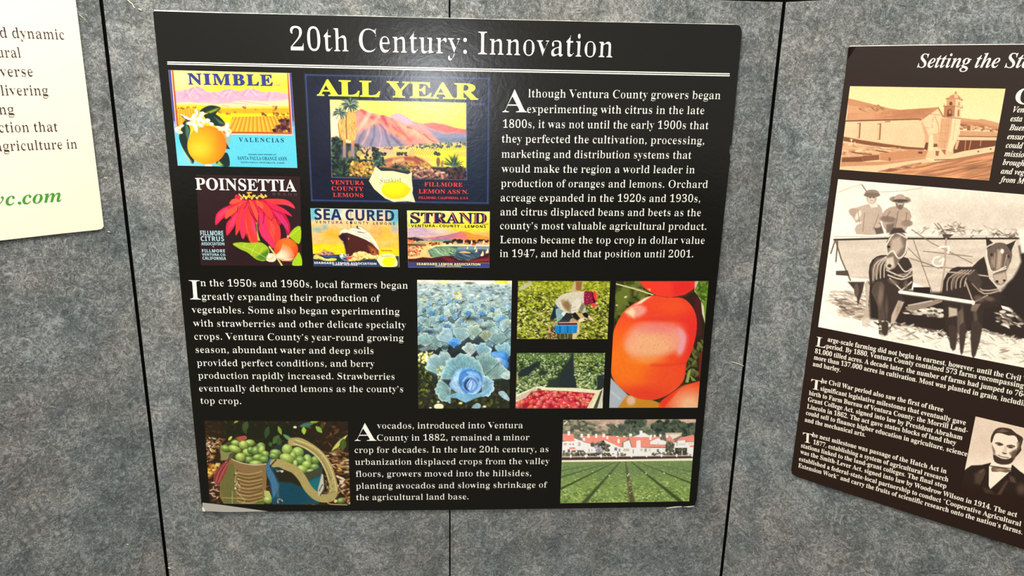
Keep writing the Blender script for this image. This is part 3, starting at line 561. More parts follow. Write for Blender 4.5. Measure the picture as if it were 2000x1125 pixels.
    p.poly([(110, 865), (160, 850), (250, 840), (290, 770), (330, 800), (420, 820), (500, 850), (480, 870), (260, 880)], (230, 150, 110), soft=14); p.dabs(24, [(230, 830), (480, 840), (480, 880), (230, 880)], (8, 24), (5, 10), (0, .4), [(150, 150, 130), (60, 60, 70), (230, 200, 170), (120, 60, 50)], sd=5)
    p.poly([(110, 985), (300, 985), (700, 996), (1240, 970), (1330, 1092), (118, 1082)], (40, 54, 92), soft=8); p.rect(115, 1050, 1300, 1075, (60, 74, 110), a=.5, soft=10)
    p.poly([(1230, 950), (1290, 880), (1400, 860), (1520, 870), (1570, 960), (1590, 1010), (1560, 1085), (1330, 1090), (1250, 1010)], (246, 240, 170), sm=3); p.ell(1435, 1000, 110, 80, (254, 240, 20)); p.ell(1520, 960, 30, 40, (250, 236, 40), soft=20); p.rect(1295, 792, 1495, 816, (150, 90, 40), a=.55, k=.01); p.poly([(1560, 905), (1622, 905), (1622, 1040), (1590, 1000)], (60, 60, 70), soft=8)
    p.line([(1612, 880), (1620, 1090)], 8, (230, 220, 200)); p.grain(14, 14, .06, 8)
    return p
def paint_beach_label():
    p = Pic([(45, 55), (1525, 75), (1515, 1080), (65, 1076)], (790, 405), 9.149, 1.25)
    p.vgrad([(60, (240, 240, 130)), (200, (246, 238, 90)), (330, (250, 230, 60)), (450, (250, 210, 70)), (560, (246, 180, 110))], tilt=.0)
    p.ell(70, 200, 130, 170, (206, 236, 120), a=.9, soft=120); p.ell(420, 140, 400, 80, (250, 240, 170), a=.6, soft=120); p.poly([(50, 370), (300, 355), (560, 380), (760, 410), (900, 430), (560, 520), (50, 540)], (214, 176, 190), soft=60); p.lines([[(60, 450), (300, 420), (500, 430)], [(60, 400), (240, 370), (420, 400)], [(200, 500), (400, 470), (560, 440)]], 30, (180, 160, 196), .55, 3); p.ell(640, 420, 160, 50, (250, 210, 190), a=.8, soft=60)
    p.poly([(300, 560), (600, 520), (820, 480), (1000, 430), (1020, 428), (1040, 560), (700, 600)], (190, 120, 150), soft=10); p.poly([(1010, 430), (1090, 430), (1250, 480), (1515, 520), (1515, 600), (900, 600)], (244, 150, 60), soft=12); p.poly([(760, 560), (1010, 440), (1090, 480), (1120, 560)], (220, 120, 130), soft=50); p.poly([(1250, 460), (1515, 450), (1515, 520)], (250, 180, 110), soft=40); p.lines([[(560, 540), (900, 470)], [(700, 570), (960, 510)]], 14, (160, 110, 150), .6)
    p.poly([(60, 540), (200, 520), (420, 560), (420, 600), (60, 600)], (150, 140, 160), soft=24); p.poly([(380, 600), (600, 570), (860, 570), (900, 600), (700, 615)], (110, 150, 136), soft=16)
    p.poly([(60, 600), (380, 610), (700, 610), (1515, 600), (1515, 700), (400, 720), (60, 700)], (240, 180, 110), soft=14); p.poly([(420, 690), (700, 665), (1515, 665), (1515, 720), (700, 720), (500, 760)], (250, 236, 160), soft=14)
    p.dabs(26, [(700, 620), (860, 605), (860, 650), (700, 645)], (14, 40), (10, 20), (-.2, .2), [(50, 26, 30), (80, 40, 40)], sd=1); p.dabs(70, [(860, 600), (900, 575), (1500, 590), (1490, 640), (1000, 650)], (14, 44), (10, 24), (-.2, .2), [(50, 26, 30), (90, 40, 40), (40, 30, 40)], sd=2)
    for (x, w) in [(1050, 20), (1190, 20), (1405, 24)]: p.poly([(x, 590), (x + w, 590), (x + w + 8, 680), (x - 8, 680)], (250, 230, 160))
    for (x, y, w, c) in [(1100, 640, 44, (220, 130, 100)), (1320, 655, 50, (230, 190, 170)), (1230, 660, 34, (200, 90, 70)), (910, 640, 40, (190, 190, 160)), (710, 650, 36, (246, 220, 180)), (820, 650, 30, (250, 236, 200)), (1450, 650, 40, (226, 160, 150))]: p.poly([(x - w, y + 20), (x - w * .8, y - 14), (x + w * .8, y - 14), (x + w, y + 20)], c)
    p.dabs(16, [(440, 640), (640, 610), (640, 670), (440, 680)], (8, 18), (8, 24), (0, .5), [(60, 30, 30), (150, 60, 40)], sd=3)
    p.poly([(60, 570), (180, 565), (200, 600), (160, 630), (60, 620)], (230, 110, 70)); p.poly([(165, 625), (200, 575), (240, 625)], (248, 230, 140)); p.dabs(30, [(60, 550), (240, 530), (360, 600), (200, 600)], (12, 34), (8, 18), (-.5, .3), [(50, 30, 36), (90, 60, 50), (30, 30, 40)], sd=4); p.poly([(60, 640), (260, 615), (380, 640), (360, 665), (60, 680)], (150, 160, 110), soft=12); p.poly([(60, 650), (390, 670), (380, 690), (60, 690)], (110, 60, 40), soft=12)
    # sand and bathers
    p.poly([(60, 690), (400, 690), (480, 720), (400, 800), (470, 880), (340, 900), (60, 920)], (244, 206, 130), soft=14); p.dabs(110, [(64, 690), (330, 700), (270, 830), (240, 880), (70, 900)], (8, 30), (6, 16), (-.6, .6), [(170, 80, 50), (120, 50, 40), (230, 130, 90), (250, 220, 170), (200, 60, 50), (246, 200, 130)], sd=5)
    # sea with curling wave
    p.poly([(420, 770), (560, 700), (760, 695), (1100, 695), (1515, 700), (1515, 860), (1300, 920), (1050, 950), (620, 900), (470, 880)], (70, 100, 120), soft=12); p.poly([(430, 780), (560, 705), (780, 700), (940, 740), (900, 830), (700, 890), (520, 890)], (120, 160, 120), soft=30); p.rect(950, 700, 1515, 760, (150, 180, 196), soft=40, a=.7); p.poly([(1300, 760), (1515, 760), (1515, 860), (1350, 900)], (70, 70, 90), soft=40)
    q = np.random.RandomState(8)
    for k in range(46):
        x, y = q.uniform(420, 900), q.uniform(720, 860); r = q.uniform(30, 80); a0 = q.uniform(.2, 1.4)
        p.line([(x, y), (x + r * .5, y + r * .35 + 8), (x + r, y + r * .9 * math.sin(a0))], 8, [(226, 240, 200), (60, 110, 90), (180, 210, 160), (244, 246, 226)][q.randint(4)], .75, 3, taper=.5)
    for k in range(40):
        x, y = q.uniform(780, 1260), q.uniform(770, 930); p.line([(x, y), (x + 60, y + 26), (x + 130, y + 40)], 8, [(30, 40, 54), (226, 236, 226), (60, 90, 90), (24, 34, 40)][q.randint(4)], .8, 3, taper=.6)
    p.poly([(60, 920), (200, 915), (330, 890), (470, 905), (620, 885), (700, 870), (860, 870), (960, 940), (1130, 950), (1300, 900), (1420, 850), (1515, 820), (1515, 990), (65, 985)], (70, 26, 34), soft=12); p.poly([(640, 880), (800, 900), (960, 980), (800, 975)], (120, 36, 44), soft=40); p.poly([(1100, 960), (1300, 930), (1515, 900), (1515, 960), (1200, 980)], (150, 50, 54), soft=40); p.grain(60, 20, .1, 3)
    for (x, y, h) in [(1125, 735, 44), (1262, 740, 50), (1285, 790, 56), (1390, 860, 84), (1478, 810, 80)]: p.poly([(x + h * .15, y - h), (x + h * .3, y), (x - h * .4, y + 8), (x - h * .1, y - h * .5)], (252, 246, 170), sm=2)
    p.poly([(975, 800), (1060, 780), (1160, 800), (1180, 820), (1010, 824)], (236, 180, 130), sm=2); p.line([(980, 816), (1190, 830)], 8, (80, 40, 40)); p.poly([(62, 985), (1515, 995), (1515, 1080), (62, 1076)], (54, 70, 130)); p.rect(220, 985, 1360, 1030, (30, 40, 90), a=.35, soft=30)
    p.ell(80, 325, 18, 18, (244, 170, 50)); p.ell(580, 340, 17, 17, (240, 160, 50)); p.ell(1028, 347, 17, 17, (236, 170, 50)); p.ell(1492, 352, 12, 15, (220, 190, 60)); p.grain(12, 12, .05, 6)
    return p
def paint_cabbage_photo():
    p = Pic([(20, 28), (806, 35), (785, 1095), (30, 1095)], (810, 540), 4.246)
    p.vgrad([(30, (206, 208, 196)), (80, (170, 186, 186)), (250, (120, 150, 155)), (420, (70, 92, 98)), (640, (34, 44, 46)), (1095, (40, 44, 30))])
    r = np.random.RandomState(5)
    FAR = [(180, 200, 204), (150, 178, 186), (206, 214, 206), (110, 136, 142), (130, 164, 180), (90, 112, 116), (196, 206, 190)]
    p.dabs(420, [(20, 60), (806, 60), (800, 270), (25, 270)], (10, 22), (5, 10), (-.4, .4), FAR, sd=2, size_y=(60, 270, .6, 1.7))
    p.rect(20, 28, 806, 52, (222, 222, 204), soft=26); p.ell(725, 46, 60, 14, (236, 214, 60), soft=14); p.ell(450, 54, 40, 10, (110, 112, 100), soft=10); p.ell(240, 48, 40, 10, (230, 226, 140), soft=12)
    for (x, y, a) in [(70, 210, 24), (362, 158, 26), (160, 210, 16)]: p.dabs(14, [(x - a, y - a), (x + a, y - a), (x + a, y + a), (x - a, y + a)], (5, 12), (5, 10), (0, 3), [(240, 224, 90), (220, 200, 80), (250, 240, 150)], sd=x)
    def fan(cx, cy, R, a0, a1, cb, cr, veins=9, wv=.08, sd=0):
        q = np.random.RandomState(sd); A = np.linspace(a0, a1, 24); P = [(cx, cy)]
        ph = q.uniform(0, 6)
        for a in A:
            rr = R * (1 + wv * math.sin(a * 9 + ph) + wv * .7 * math.sin(a * 21 + ph * 2) + q.uniform(-.03, .03)) * (.86 + .14 * math.sin((a - a0) / (a1 - a0) * math.pi)); P.append((cx + rr * math.cos(a), cy + rr * math.sin(a)))
        P = np.array(P); c = P.mean(0); p.poly(P + np.array([3, 5]), (24, 34, 40), soft=10, a=.8); p.poly(P, cr)
        Q = np.array([cx, cy]) + (P - np.array([cx, cy])) * .93; p.poly(Q, cb, soft=R * .16)
        p.poly(np.array([cx, cy]) + (P - np.array([cx, cy])) * .5, np.array(cb) * .72, soft=R * .4, a=.8)
        for k in range(veins):
            a = a0 + (a1 - a0) * (k + .5) / veins; p.line([(cx, cy), (cx + R * .5 * math.cos(a + .05), cy + R * .5 * math.sin(a + .05)), (cx + R * .9 * math.cos(a), cy + R * .9 * math.sin(a))], p.cell * 1.1, np.minimum(np.array(cr) * 1.02, 255), .34, 2)
    T = [((120, 156, 164), (190, 212, 210)), ((132, 170, 178), (206, 222, 214)), ((110, 148, 150), (180, 204, 196)), ((100, 146, 176), (180, 208, 222)), ((146, 172, 164), (214, 222, 204))]
    B = [((60, 130, 190), (150, 196, 226)), ((50, 110, 176), (130, 180, 220))]
    def small(x, y, R, sd, heart=1):
        q = np.random.RandomState(sd)
        for k in range(6):
            a = -1.57 + q.uniform(-1.9, 1.9); t = T[q.randint(5)]; fan(x + q.uniform(-.2, .2) * R, y + R * .25, R * q.uniform(.8, 1.15), a - .8, a + .8, t[0], t[1], 7, .05, sd + k)
        if heart:
            b = B[q.randint(2)]; fan(x, y + R * .35, R * .62, -2.5, -.6, b[0], b[1], 5, .06, sd + 31); fan(x, y + R * .4, R * .42, -2.2, -.4, b[0], b[1], 4, .08, sd + 32)
    for k in range(56):
        y = 190 + 90 * (k / 56.); small(r.uniform(30, 795), y, 22 + (y - 190) * .22, k, r.rand() < .4)
    for (x, y, R, h) in [(140, 300, 56, 1), (300, 310, 60, 0), (445, 300, 58, 1), (560, 305, 50, 1), (720, 290, 50, 0), (60, 300, 44, 0), (650, 330, 40, 0), (725, 355, 80, 1), (500, 370, 70, 0), (390, 380, 60, 0), (140, 390, 72, 0), (270, 410, 62, 1), (40, 430, 50, 1), (600, 400, 60, 0), (740, 450, 70, 0), (60, 380, 60, 0), (200, 470, 70, 0), (420, 450, 80, 0), (540, 470, 70, 1), (640, 470, 80, 0), (60, 520, 60, 0), (220, 350, 50, 1), (340, 440, 60, 0), (770, 400, 60, 0), (760, 530, 80, 0), (640, 560, 70, 0), (200, 560, 70, 0), (100, 470, 60, 0)]: small(x, y, R, int(x + y), h)
    for (x, y) in [(110, 460), (560, 430), (250, 590), (460, 350)]: p.ell(x, y, 60, 16, (24, 32, 36), soft=20, a=.6)
    # second row
    fan(90, 580, 110, -2.7, -.5, (120, 158, 160), (200, 216, 208), 9, .06, 3); fan(150, 560, 80, -1.4, .4, (110, 146, 150), (184, 204, 198), 7, .06, 4); p.poly([(30, 600), (110, 570), (180, 590), (60, 625)], (104, 120, 118), soft=14)
    fan(320, 560, 150, -2.9, -1.7, (136, 172, 186), (214, 226, 224), 9, .06, 5); fan(370, 550, 130, -2.1, -.6, (128, 166, 172), (206, 220, 214), 9, .06, 6); fan(490, 510, 110, -2.3, -.7, (140, 172, 164), (216, 224, 200), 8, .06, 7); fan(330, 585, 76, -2.7, -.5, (70, 140, 206), (150, 200, 236), 6, .06, 61); fan(325, 590, 56, -2.4, -.8, (50, 116, 190), (120, 180, 230), 5, .06, 62)
    fan(590, 540, 90, -2.4, -.4, (134, 150, 130), (196, 200, 160), 7, .05, 8); fan(690, 570, 110, -2.6, -.6, (110, 146, 150), (180, 200, 190), 8, .06, 9); fan(460, 660, 110, -2.4, -.8, (150, 176, 176), (222, 228, 216), 10, .05, 10); fan(540, 670, 120, -2.0, -.3, (120, 166, 184), (200, 222, 222), 9, .05, 11)
    fan(730, 680, 130, -2.2, -.4, (120, 170, 190), (190, 214, 220), 8, .06, 12); p.ball(680, 680, 100, 60, -.15, (110, 170, 226), (30, 96, 170), -.2, -.5, soft=8); p.ball(690, 705, 52, 34, 0, (190, 206, 240), (70, 130, 200), -.1, -.4, soft=10); p.ball(740, 740, 40, 50, .3, (110, 170, 220), (40, 90, 150), soft=8)
    # weeds at left
    p.dabs(160, [(30, 630), (150, 640), (140, 860), (34, 1090)], (5, 16), (4, 9), (0, 3), [(70, 84, 30), (110, 120, 40), (40, 50, 24), (150, 150, 60), (30, 36, 20)], sd=6); p.dabs(46, [(30, 630), (170, 630), (140, 720), (34, 720)], (6, 18), (5, 9), (0, 3), [(250, 240, 150), (236, 220, 100), (250, 250, 200)], sd=7)
    p.dabs(200, [(34, 880), (780, 900), (785, 1092), (34, 1092)], (8, 26), (6, 14), (0, 3), [(50, 52, 26), (70, 66, 34), (30, 30, 20), (44, 50, 40), (90, 90, 40)], sd=8)
    # big cabbage
    L = lambda *a, **k: fan(*a, **k)
    L(260, 840, 220, -2.75, -1.35, (122, 160, 166), (196, 212, 206), 12, .05, 20); L(640, 850, 150, -2.6, -.1, (124, 160, 156), (190, 208, 196), 10, .05, 21); L(560, 830, 200, -1.9, -.7, (110, 150, 150), (180, 204, 196), 9, .05, 22)
    p.dabs(30, [(190, 740), (250, 740), (240, 860), (180, 860)], (5, 12), (4, 8), (0, 3), [(230, 226, 140), (150, 160, 70), (250, 246, 190)], sd=9)
    L(400, 850, 205, -3.15, -.05, (112, 158, 170), (182, 208, 208), 15, .04, 23); L(300, 930, 130, 1.6, 3.9, (120, 160, 164), (188, 208, 204), 9, .05, 24)
    L(560, 910, 100, -1.5, 1.6, (130, 176, 200), (206, 224, 230), 8, .06, 25); p.poly([(270, 1000), (360, 960), (480, 990), (640, 915), (600, 980), (500, 1010), (420, 1046), (350, 1010)], (120, 170, 196), sm=2)
    p.poly([(330, 790), (395, 758), (500, 768), (562, 830), (556, 920), (500, 985), (425, 992), (335, 955), (284, 895), (318, 850)], (104, 156, 202), sm=3)
    p.poly([(336, 800), (385, 772), (365, 900), (425, 985), (300, 915)], (158, 196, 228), soft=26, sm=2); p.lines([[(330, 830), (350, 900), (400, 965)], [(310, 880), (350, 930), (410, 980)], [(300, 860), (330, 870)]], 4, (196, 218, 236), .6, 3)
    p.poly([(372, 810), (440, 768), (530, 788), (560, 850), (545, 930), (475, 975), (410, 955), (368, 885)], (70, 126, 190), sm=3); p.poly([(430, 785), (520, 800), (548, 850), (520, 840), (450, 815)], (132, 176, 222), soft=14, sm=2); p.poly([(540, 850), (556, 900), (520, 950), (480, 972), (515, 920)], (150, 190, 230), soft=16, sm=2)
    p.poly([(392, 860), (440, 822), (500, 836), (528, 885), (510, 940), (450, 965), (400, 930)], (96, 146, 206), sm=3); p.line([(396, 870), (440, 828), (498, 840), (524, 884)], 7, (176, 206, 238), .8, 4); p.poly([(410, 880), (445, 846), (490, 858), (512, 895), (492, 938), (446, 950), (412, 925)], (40, 66, 112), sm=3, soft=10)
    p.poly([(428, 900), (460, 852), (500, 872), (512, 905), (488, 940), (450, 945)], (128, 168, 222), sm=3); p.poly([(455, 862), (488, 880), (480, 930), (455, 936)], (168, 196, 238), soft=14, sm=2); p.lines([[(436, 930), (446, 890), (470, 858)], [(468, 936), (482, 900), (480, 868)]], 5, (34, 56, 100), .8, 3); p.line([(440, 968), (500, 968), (548, 915)], 7, (190, 216, 240), .8, 4)
    p.poly([(690, 960), (740, 950), (785, 1010), (780, 1034), (720, 1000)], (150, 180, 190), sm=2); p.poly([(712, 820), (760, 780), (790, 790), (788, 850), (740, 850)], (170, 190, 186), sm=2); p.poly([(470, 1090), (510, 1050), (545, 1060), (540, 1092)], (140, 180, 186), sm=2)
    for (x, y, a, c) in [(200, 1078, 40, (246, 236, 190)), (380, 1050, 16, (220, 200, 110)), (130, 1088, 10, (240, 240, 220)), (580, 1078, 14, (230, 226, 200)), (100, 690, 14, (250, 246, 200)), (195, 1040, 12, (236, 230, 180))]: p.ell(x, y, a, a * .6, c, soft=6)
    p.grain(40, 40, .16, 13); p.grain(12, 10, .12, 12)
    return p.tone(1.12, 1.02)
def paint_picker_photo():
    p = Pic([(62, 48), (1655, 55), (1605, 1058), (40, 1055)], (1005, 543), 8.859, 1.2)
    p.fill((96, 106, 30)); G = [(190, 200, 50), (150, 160, 40), (210, 214, 90), (110, 120, 30), (60, 66, 20), (228, 226, 140), (170, 186, 40), (44, 44, 20), (200, 190, 80)]
    p.dabs(2600, [(50, 50), (1650, 50), (1610, 1056), (40, 1056)], (14, 32), (8, 18), (-.7, .7), G, sd=3, size_y=(50, 1050, .9, 1.15)); p.rect(40, 40, 1660, 230, (190, 204, 40), soft=200, a=.45)
    p.dabs(150, [(50, 480), (900, 480), (700, 1056), (40, 1056)], (14, 34), (6, 12), (-.8, .8), [(40, 36, 20), (240, 236, 190), (70, 70, 30)], sd=4); p.dabs(70, [(1100, 560), (1620, 560), (1600, 1050), (1100, 1050)], (14, 34), (6, 12), (-.8, .8), [(50, 46, 20), (240, 236, 160), (70, 70, 30)], sd=5)
    p.poly([(70, 170), (180, 90), (300, 60), (300, 110), (200, 180), (80, 220)], (190, 190, 150), soft=30); p.poly([(1030, 50), (1190, 50), (1180, 200), (1120, 230), (960, 250), (1000, 140)], (200, 180, 130), soft=24); p.poly([(1060, 60), (1170, 60), (1150, 220), (1060, 210)], (150, 100, 50), soft=24)
    p.poly([(560, 900), (700, 760), (760, 960), (720, 1056), (600, 1056)], (190, 170, 120), soft=40); p.poly([(1060, 780), (1130, 760), (1120, 960), (1040, 1056), (990, 1056)], (220, 200, 150), soft=24); p.dabs(60, [(560, 860), (740, 840), (740, 1050), (560, 1050)], (10, 28), (8, 16), (0, 3), [(60, 40, 24), (120, 90, 40), (40, 30, 20), (200, 170, 60)], sd=6)
    # legs, trousers, shirt
    p.poly([(700, 440), (640, 640), (610, 720), (720, 690), (760, 540)], (24, 44, 60), sm=2); p.poly([(705, 440), (780, 510), (740, 520), (690, 500)], (60, 100, 150))
    p.poly([(710, 540), (800, 530), (880, 570), (860, 720), (760, 780), (735, 790), (725, 680)], (140, 176, 180), sm=2); p.lines([[(730, 560), (840, 570)], [(735, 600), (830, 610)], [(800, 560), (790, 720)]], 6, (90, 130, 140), .8)
    p.poly([(800, 720), (900, 600), (990, 610), (980, 690), (920, 770), (760, 770)], (36, 46, 54), sm=2); p.poly([(750, 760), (800, 725), (900, 730), (940, 765), (900, 790), (760, 790)], (60, 60, 70), sm=2)
    p.poly([(700, 430), (720, 380), (790, 310), (900, 260), (1040, 235), (1150, 235), (1210, 225), (1220, 300), (1210, 430), (1190, 520), (1110, 560), (1100, 590), (1000, 610), (900, 600), (830, 560), (760, 510)], (214, 206, 182), sm=2)
    p.poly([(820, 400), (920, 390), (980, 470), (950, 590), (880, 540), (830, 470)], (140, 112, 76), soft=50); p.poly([(800, 380), (860, 360), (850, 440)], (190, 150, 100), soft=40); p.poly([(1120, 480), (1210, 420), (1200, 560), (1130, 580)], (120, 120, 100), soft=30)
    p.poly([(1000, 440), (1080, 350), (1160, 380), (1150, 470), (1090, 570), (1060, 600), (980, 610), (975, 540)], (226, 220, 200), sm=2, soft=12); p.lines([[(985, 470), (970, 560), (975, 610)], [(1160, 400), (1150, 480), (1100, 560)], [(790, 450), (880, 570), (960, 600)], [(1000, 520), (1060, 500)], [(1010, 560), (1070, 550)]], 8, (130, 120, 100), .8, 3); p.line([(780, 430), (860, 560), (940, 595)], 10, (246, 242, 226), .9, 3)
    p.poly([(805, 620), (850, 575), (890, 600), (850, 665)], (236, 232, 220)); p.poly([(1170, 590), (1200, 510), (1260, 490), (1250, 600), (1200, 640)], (190, 190, 170), soft=14); p.poly([(1230, 500), (1262, 500), (1240, 580)], (60, 66, 50))
    p.poly([(985, 625), (1050, 590), (1130, 690), (1085, 735), (1040, 700)], (24, 26, 36)); p.poly([(1165, 620), (1230, 590), (1295, 645), (1250, 695), (1200, 660)], (20, 22, 32)); p.poly([(1060, 580), (1150, 620), (1220, 690), (1150, 720)], (210, 180, 130), soft=16)
    p.poly([(1100, 735), (1150, 700), (1240, 690), (1255, 715), (1200, 745), (1130, 760)], (246, 220, 180), sm=2); p.ell(1220, 715, 20, 12, (110, 60, 40)); p.poly([(1270, 660), (1300, 650), (1350, 710), (1350, 750), (1310, 740)], (240, 206, 170), sm=2); p.ell(1325, 735, 14, 12, (110, 60, 40))
    # bandana and cap
    p.poly([(1205, 240), (1280, 230), (1360, 250), (1400, 400), (1380, 440), (1240, 460), (1205, 450)], (140, 24, 60), sm=2); p.poly([(1340, 250), (1370, 260), (1400, 420), (1360, 440)], (50, 14, 34), soft=12); p.dabs(30, [(1215, 260), (1340, 260), (1360, 430), (1220, 440)], (5, 12), (4, 8), (0, 3), [(220, 130, 150), (90, 14, 40), (200, 90, 120)], sd=7)
    p.poly([(1360, 240), (1400, 235), (1440, 320), (1410, 400), (1370, 330)], (238, 50, 50), sm=2); p.poly([(1400, 240), (1436, 320), (1415, 380)], (250, 110, 60), soft=20); p.poly([(1320, 450), (1395, 430), (1415, 460), (1400, 500), (1360, 505)], (240, 70, 70), sm=2)
    # basket rack
    p.poly([(960, 720), (1010, 690), (1100, 760), (1080, 780), (950, 770)], (200, 150, 110), soft=10); p.poly([(750, 770), (1085, 770), (1085, 812), (750, 812)], (110, 30, 26)); p.line([(770, 772), (1085, 768)], 12, (236, 200, 180))
    p.poly([(690, 812), (1092, 808), (1075, 950), (1000, 958), (730, 962), (700, 940)], (24, 130, 200)); p.lines([[(785, 815), (785, 955)], [(918, 812), (920, 955)]], 12, (10, 60, 110)); p.lines([[(700, 822), (1085, 820)]], 12, (90, 180, 230)); p.lines([[(840, 830), (836, 950)], [(1000, 830), (998, 950)]], 18, (60, 160, 220), .7)
    p.rect(740, 960, 1000, 1058, (50, 50, 30), soft=16, a=.8); p.lines([[(720, 960), (715, 1055)], [(790, 960), (785, 1055)], [(865, 960), (875, 1055)], [(920, 955), (915, 1055)], [(1010, 960), (1000, 1055)]], 9, (180, 170, 130), .9); p.grain(14, 14, .12, 8)
    return p
def paint_strawberry_photo():
    p = Pic([(70, 58), (1688, 58), (1640, 1072), (45, 1075)], (1002, 683), 9.373, 1.2)
    p.fill((40, 56, 40)); G = [(90, 120, 56), (130, 160, 84), (60, 84, 40), (180, 200, 140), (40, 60, 30), (110, 140, 70), (226, 232, 196)]
    p.rect(60, 50, 1700, 200, (110, 140, 70), soft=140, a=.9)
    p.dabs(1000, [(70, 58), (1060, 58), (900, 330), (830, 480), (640, 660), (400, 660), (60, 820)], (14, 30), (9, 18), (-.8, .8), G, sd=1, size_y=(58, 700, .6, 1.3)); p.dabs(800, [(1105, 58), (1688, 58), (1670, 500), (1530, 710), (1190, 700), (1110, 400)], (14, 30), (9, 18), (-.8, .8), G + [(190, 206, 90), (160, 180, 70)], sd=2, size_y=(58, 700, .6, 1.3))
    p.poly([(1080, 58), (1104, 58), (1120, 400), (1170, 700), (800, 690), (850, 500), (1000, 250)], (38, 50, 52), soft=26); p.poly([(90, 440), (150, 360), (300, 300), (420, 220), (520, 200), (480, 290), (360, 380), (280, 470), (110, 510)], (36, 48, 48), soft=30); p.poly([(450, 410), (560, 360), (640, 400), (600, 470), (480, 470)], (44, 58, 46), soft=40); p.poly([(1540, 470), (1670, 450), (1655, 720), (1540, 700)], (40, 52, 50), soft=30); p.poly([(640, 560), (850, 480), (820, 690), (640, 670)], (44, 58, 46), soft=50)
    p.dabs(70, [(1120, 420), (1500, 420), (1520, 700), (1200, 690)], (14, 34), (7, 14), (-1, 0), [(226, 232, 200), (190, 206, 140), (60, 90, 50)], sd=3); p.dabs(40, [(110, 520), (600, 480), (640, 650), (100, 780)], (16, 34), (8, 16), (-1, 1), [(200, 214, 170), (150, 176, 110), (50, 70, 40)], sd=4); p.line([(480, 480), (480, 670)], 20, (130, 150, 100), .8); p.line([(75, 440), (85, 620)], 22, (200, 170, 120), .9)
    # tray
    p.poly([(50, 830), (400, 680), (520, 665), (620, 690), (1200, 700), (1560, 740), (1640, 720), (1640, 1072), (46, 1075)], (244, 240, 200)); p.poly([(1640, 700), (1660, 700), (1620, 1072), (1500, 1072)], (226, 222, 200)); p.poly([(1600, 760), (1640, 730), (1540, 1072), (1470, 1072)], (70, 76, 54), soft=10); p.poly([(50, 870), (410, 700), (430, 720), (240, 880), (60, 930)], (214, 200, 180)); p.ell(475, 728, 40, 22, (120, 110, 80))
    Rg = [(50, 960), (240, 880), (340, 760), (520, 740), (1000, 760), (1500, 800), (1480, 880), (1380, 1072), (50, 1075)]
    p.poly(Rg, (170, 30, 44), soft=12); p.clip(Rg, soft=16)
    r = np.random.RandomState(4)
    for k in range(150):
        x, y = r.uniform(50, 1500), 760 + 310 * (k / 150.); s = 34 + 24 * (k / 150.); c = [(246, 80, 84), (236, 50, 70), (250, 120, 110), (214, 30, 50), (250, 96, 70)][r.randint(5)]
        p.ball(x, y, s * r.uniform(.8, 1.4), s * r.uniform(.6, .9), r.uniform(-.8, .8), np.minimum(np.array(c) + 30, 255), np.array(c) * .72, r.uniform(-.4, .2), -.5, soft=8)
        if r.rand() < .55: p.ell(x - 10, y - s * .4, s * .35, s * .14, (254, 214, 200), r.uniform(-.6, .6), soft=8, a=.85)
        if r.rand() < .25: p.dabs(4, [(x - 20, y - 20), (x + 20, y - 20), (x + 20, y + 10), (x - 20, y + 10)], (8, 20), (3, 7), (0, 3), [(240, 220, 150), (180, 170, 90), (120, 30, 30)], sd=k)
    p.clip(); p.poly([(1500, 800), (1560, 760), (1600, 760), (1400, 1072), (1350, 1072)], (232, 228, 180)); p.grain(16, 16, .1, 8)
    return p
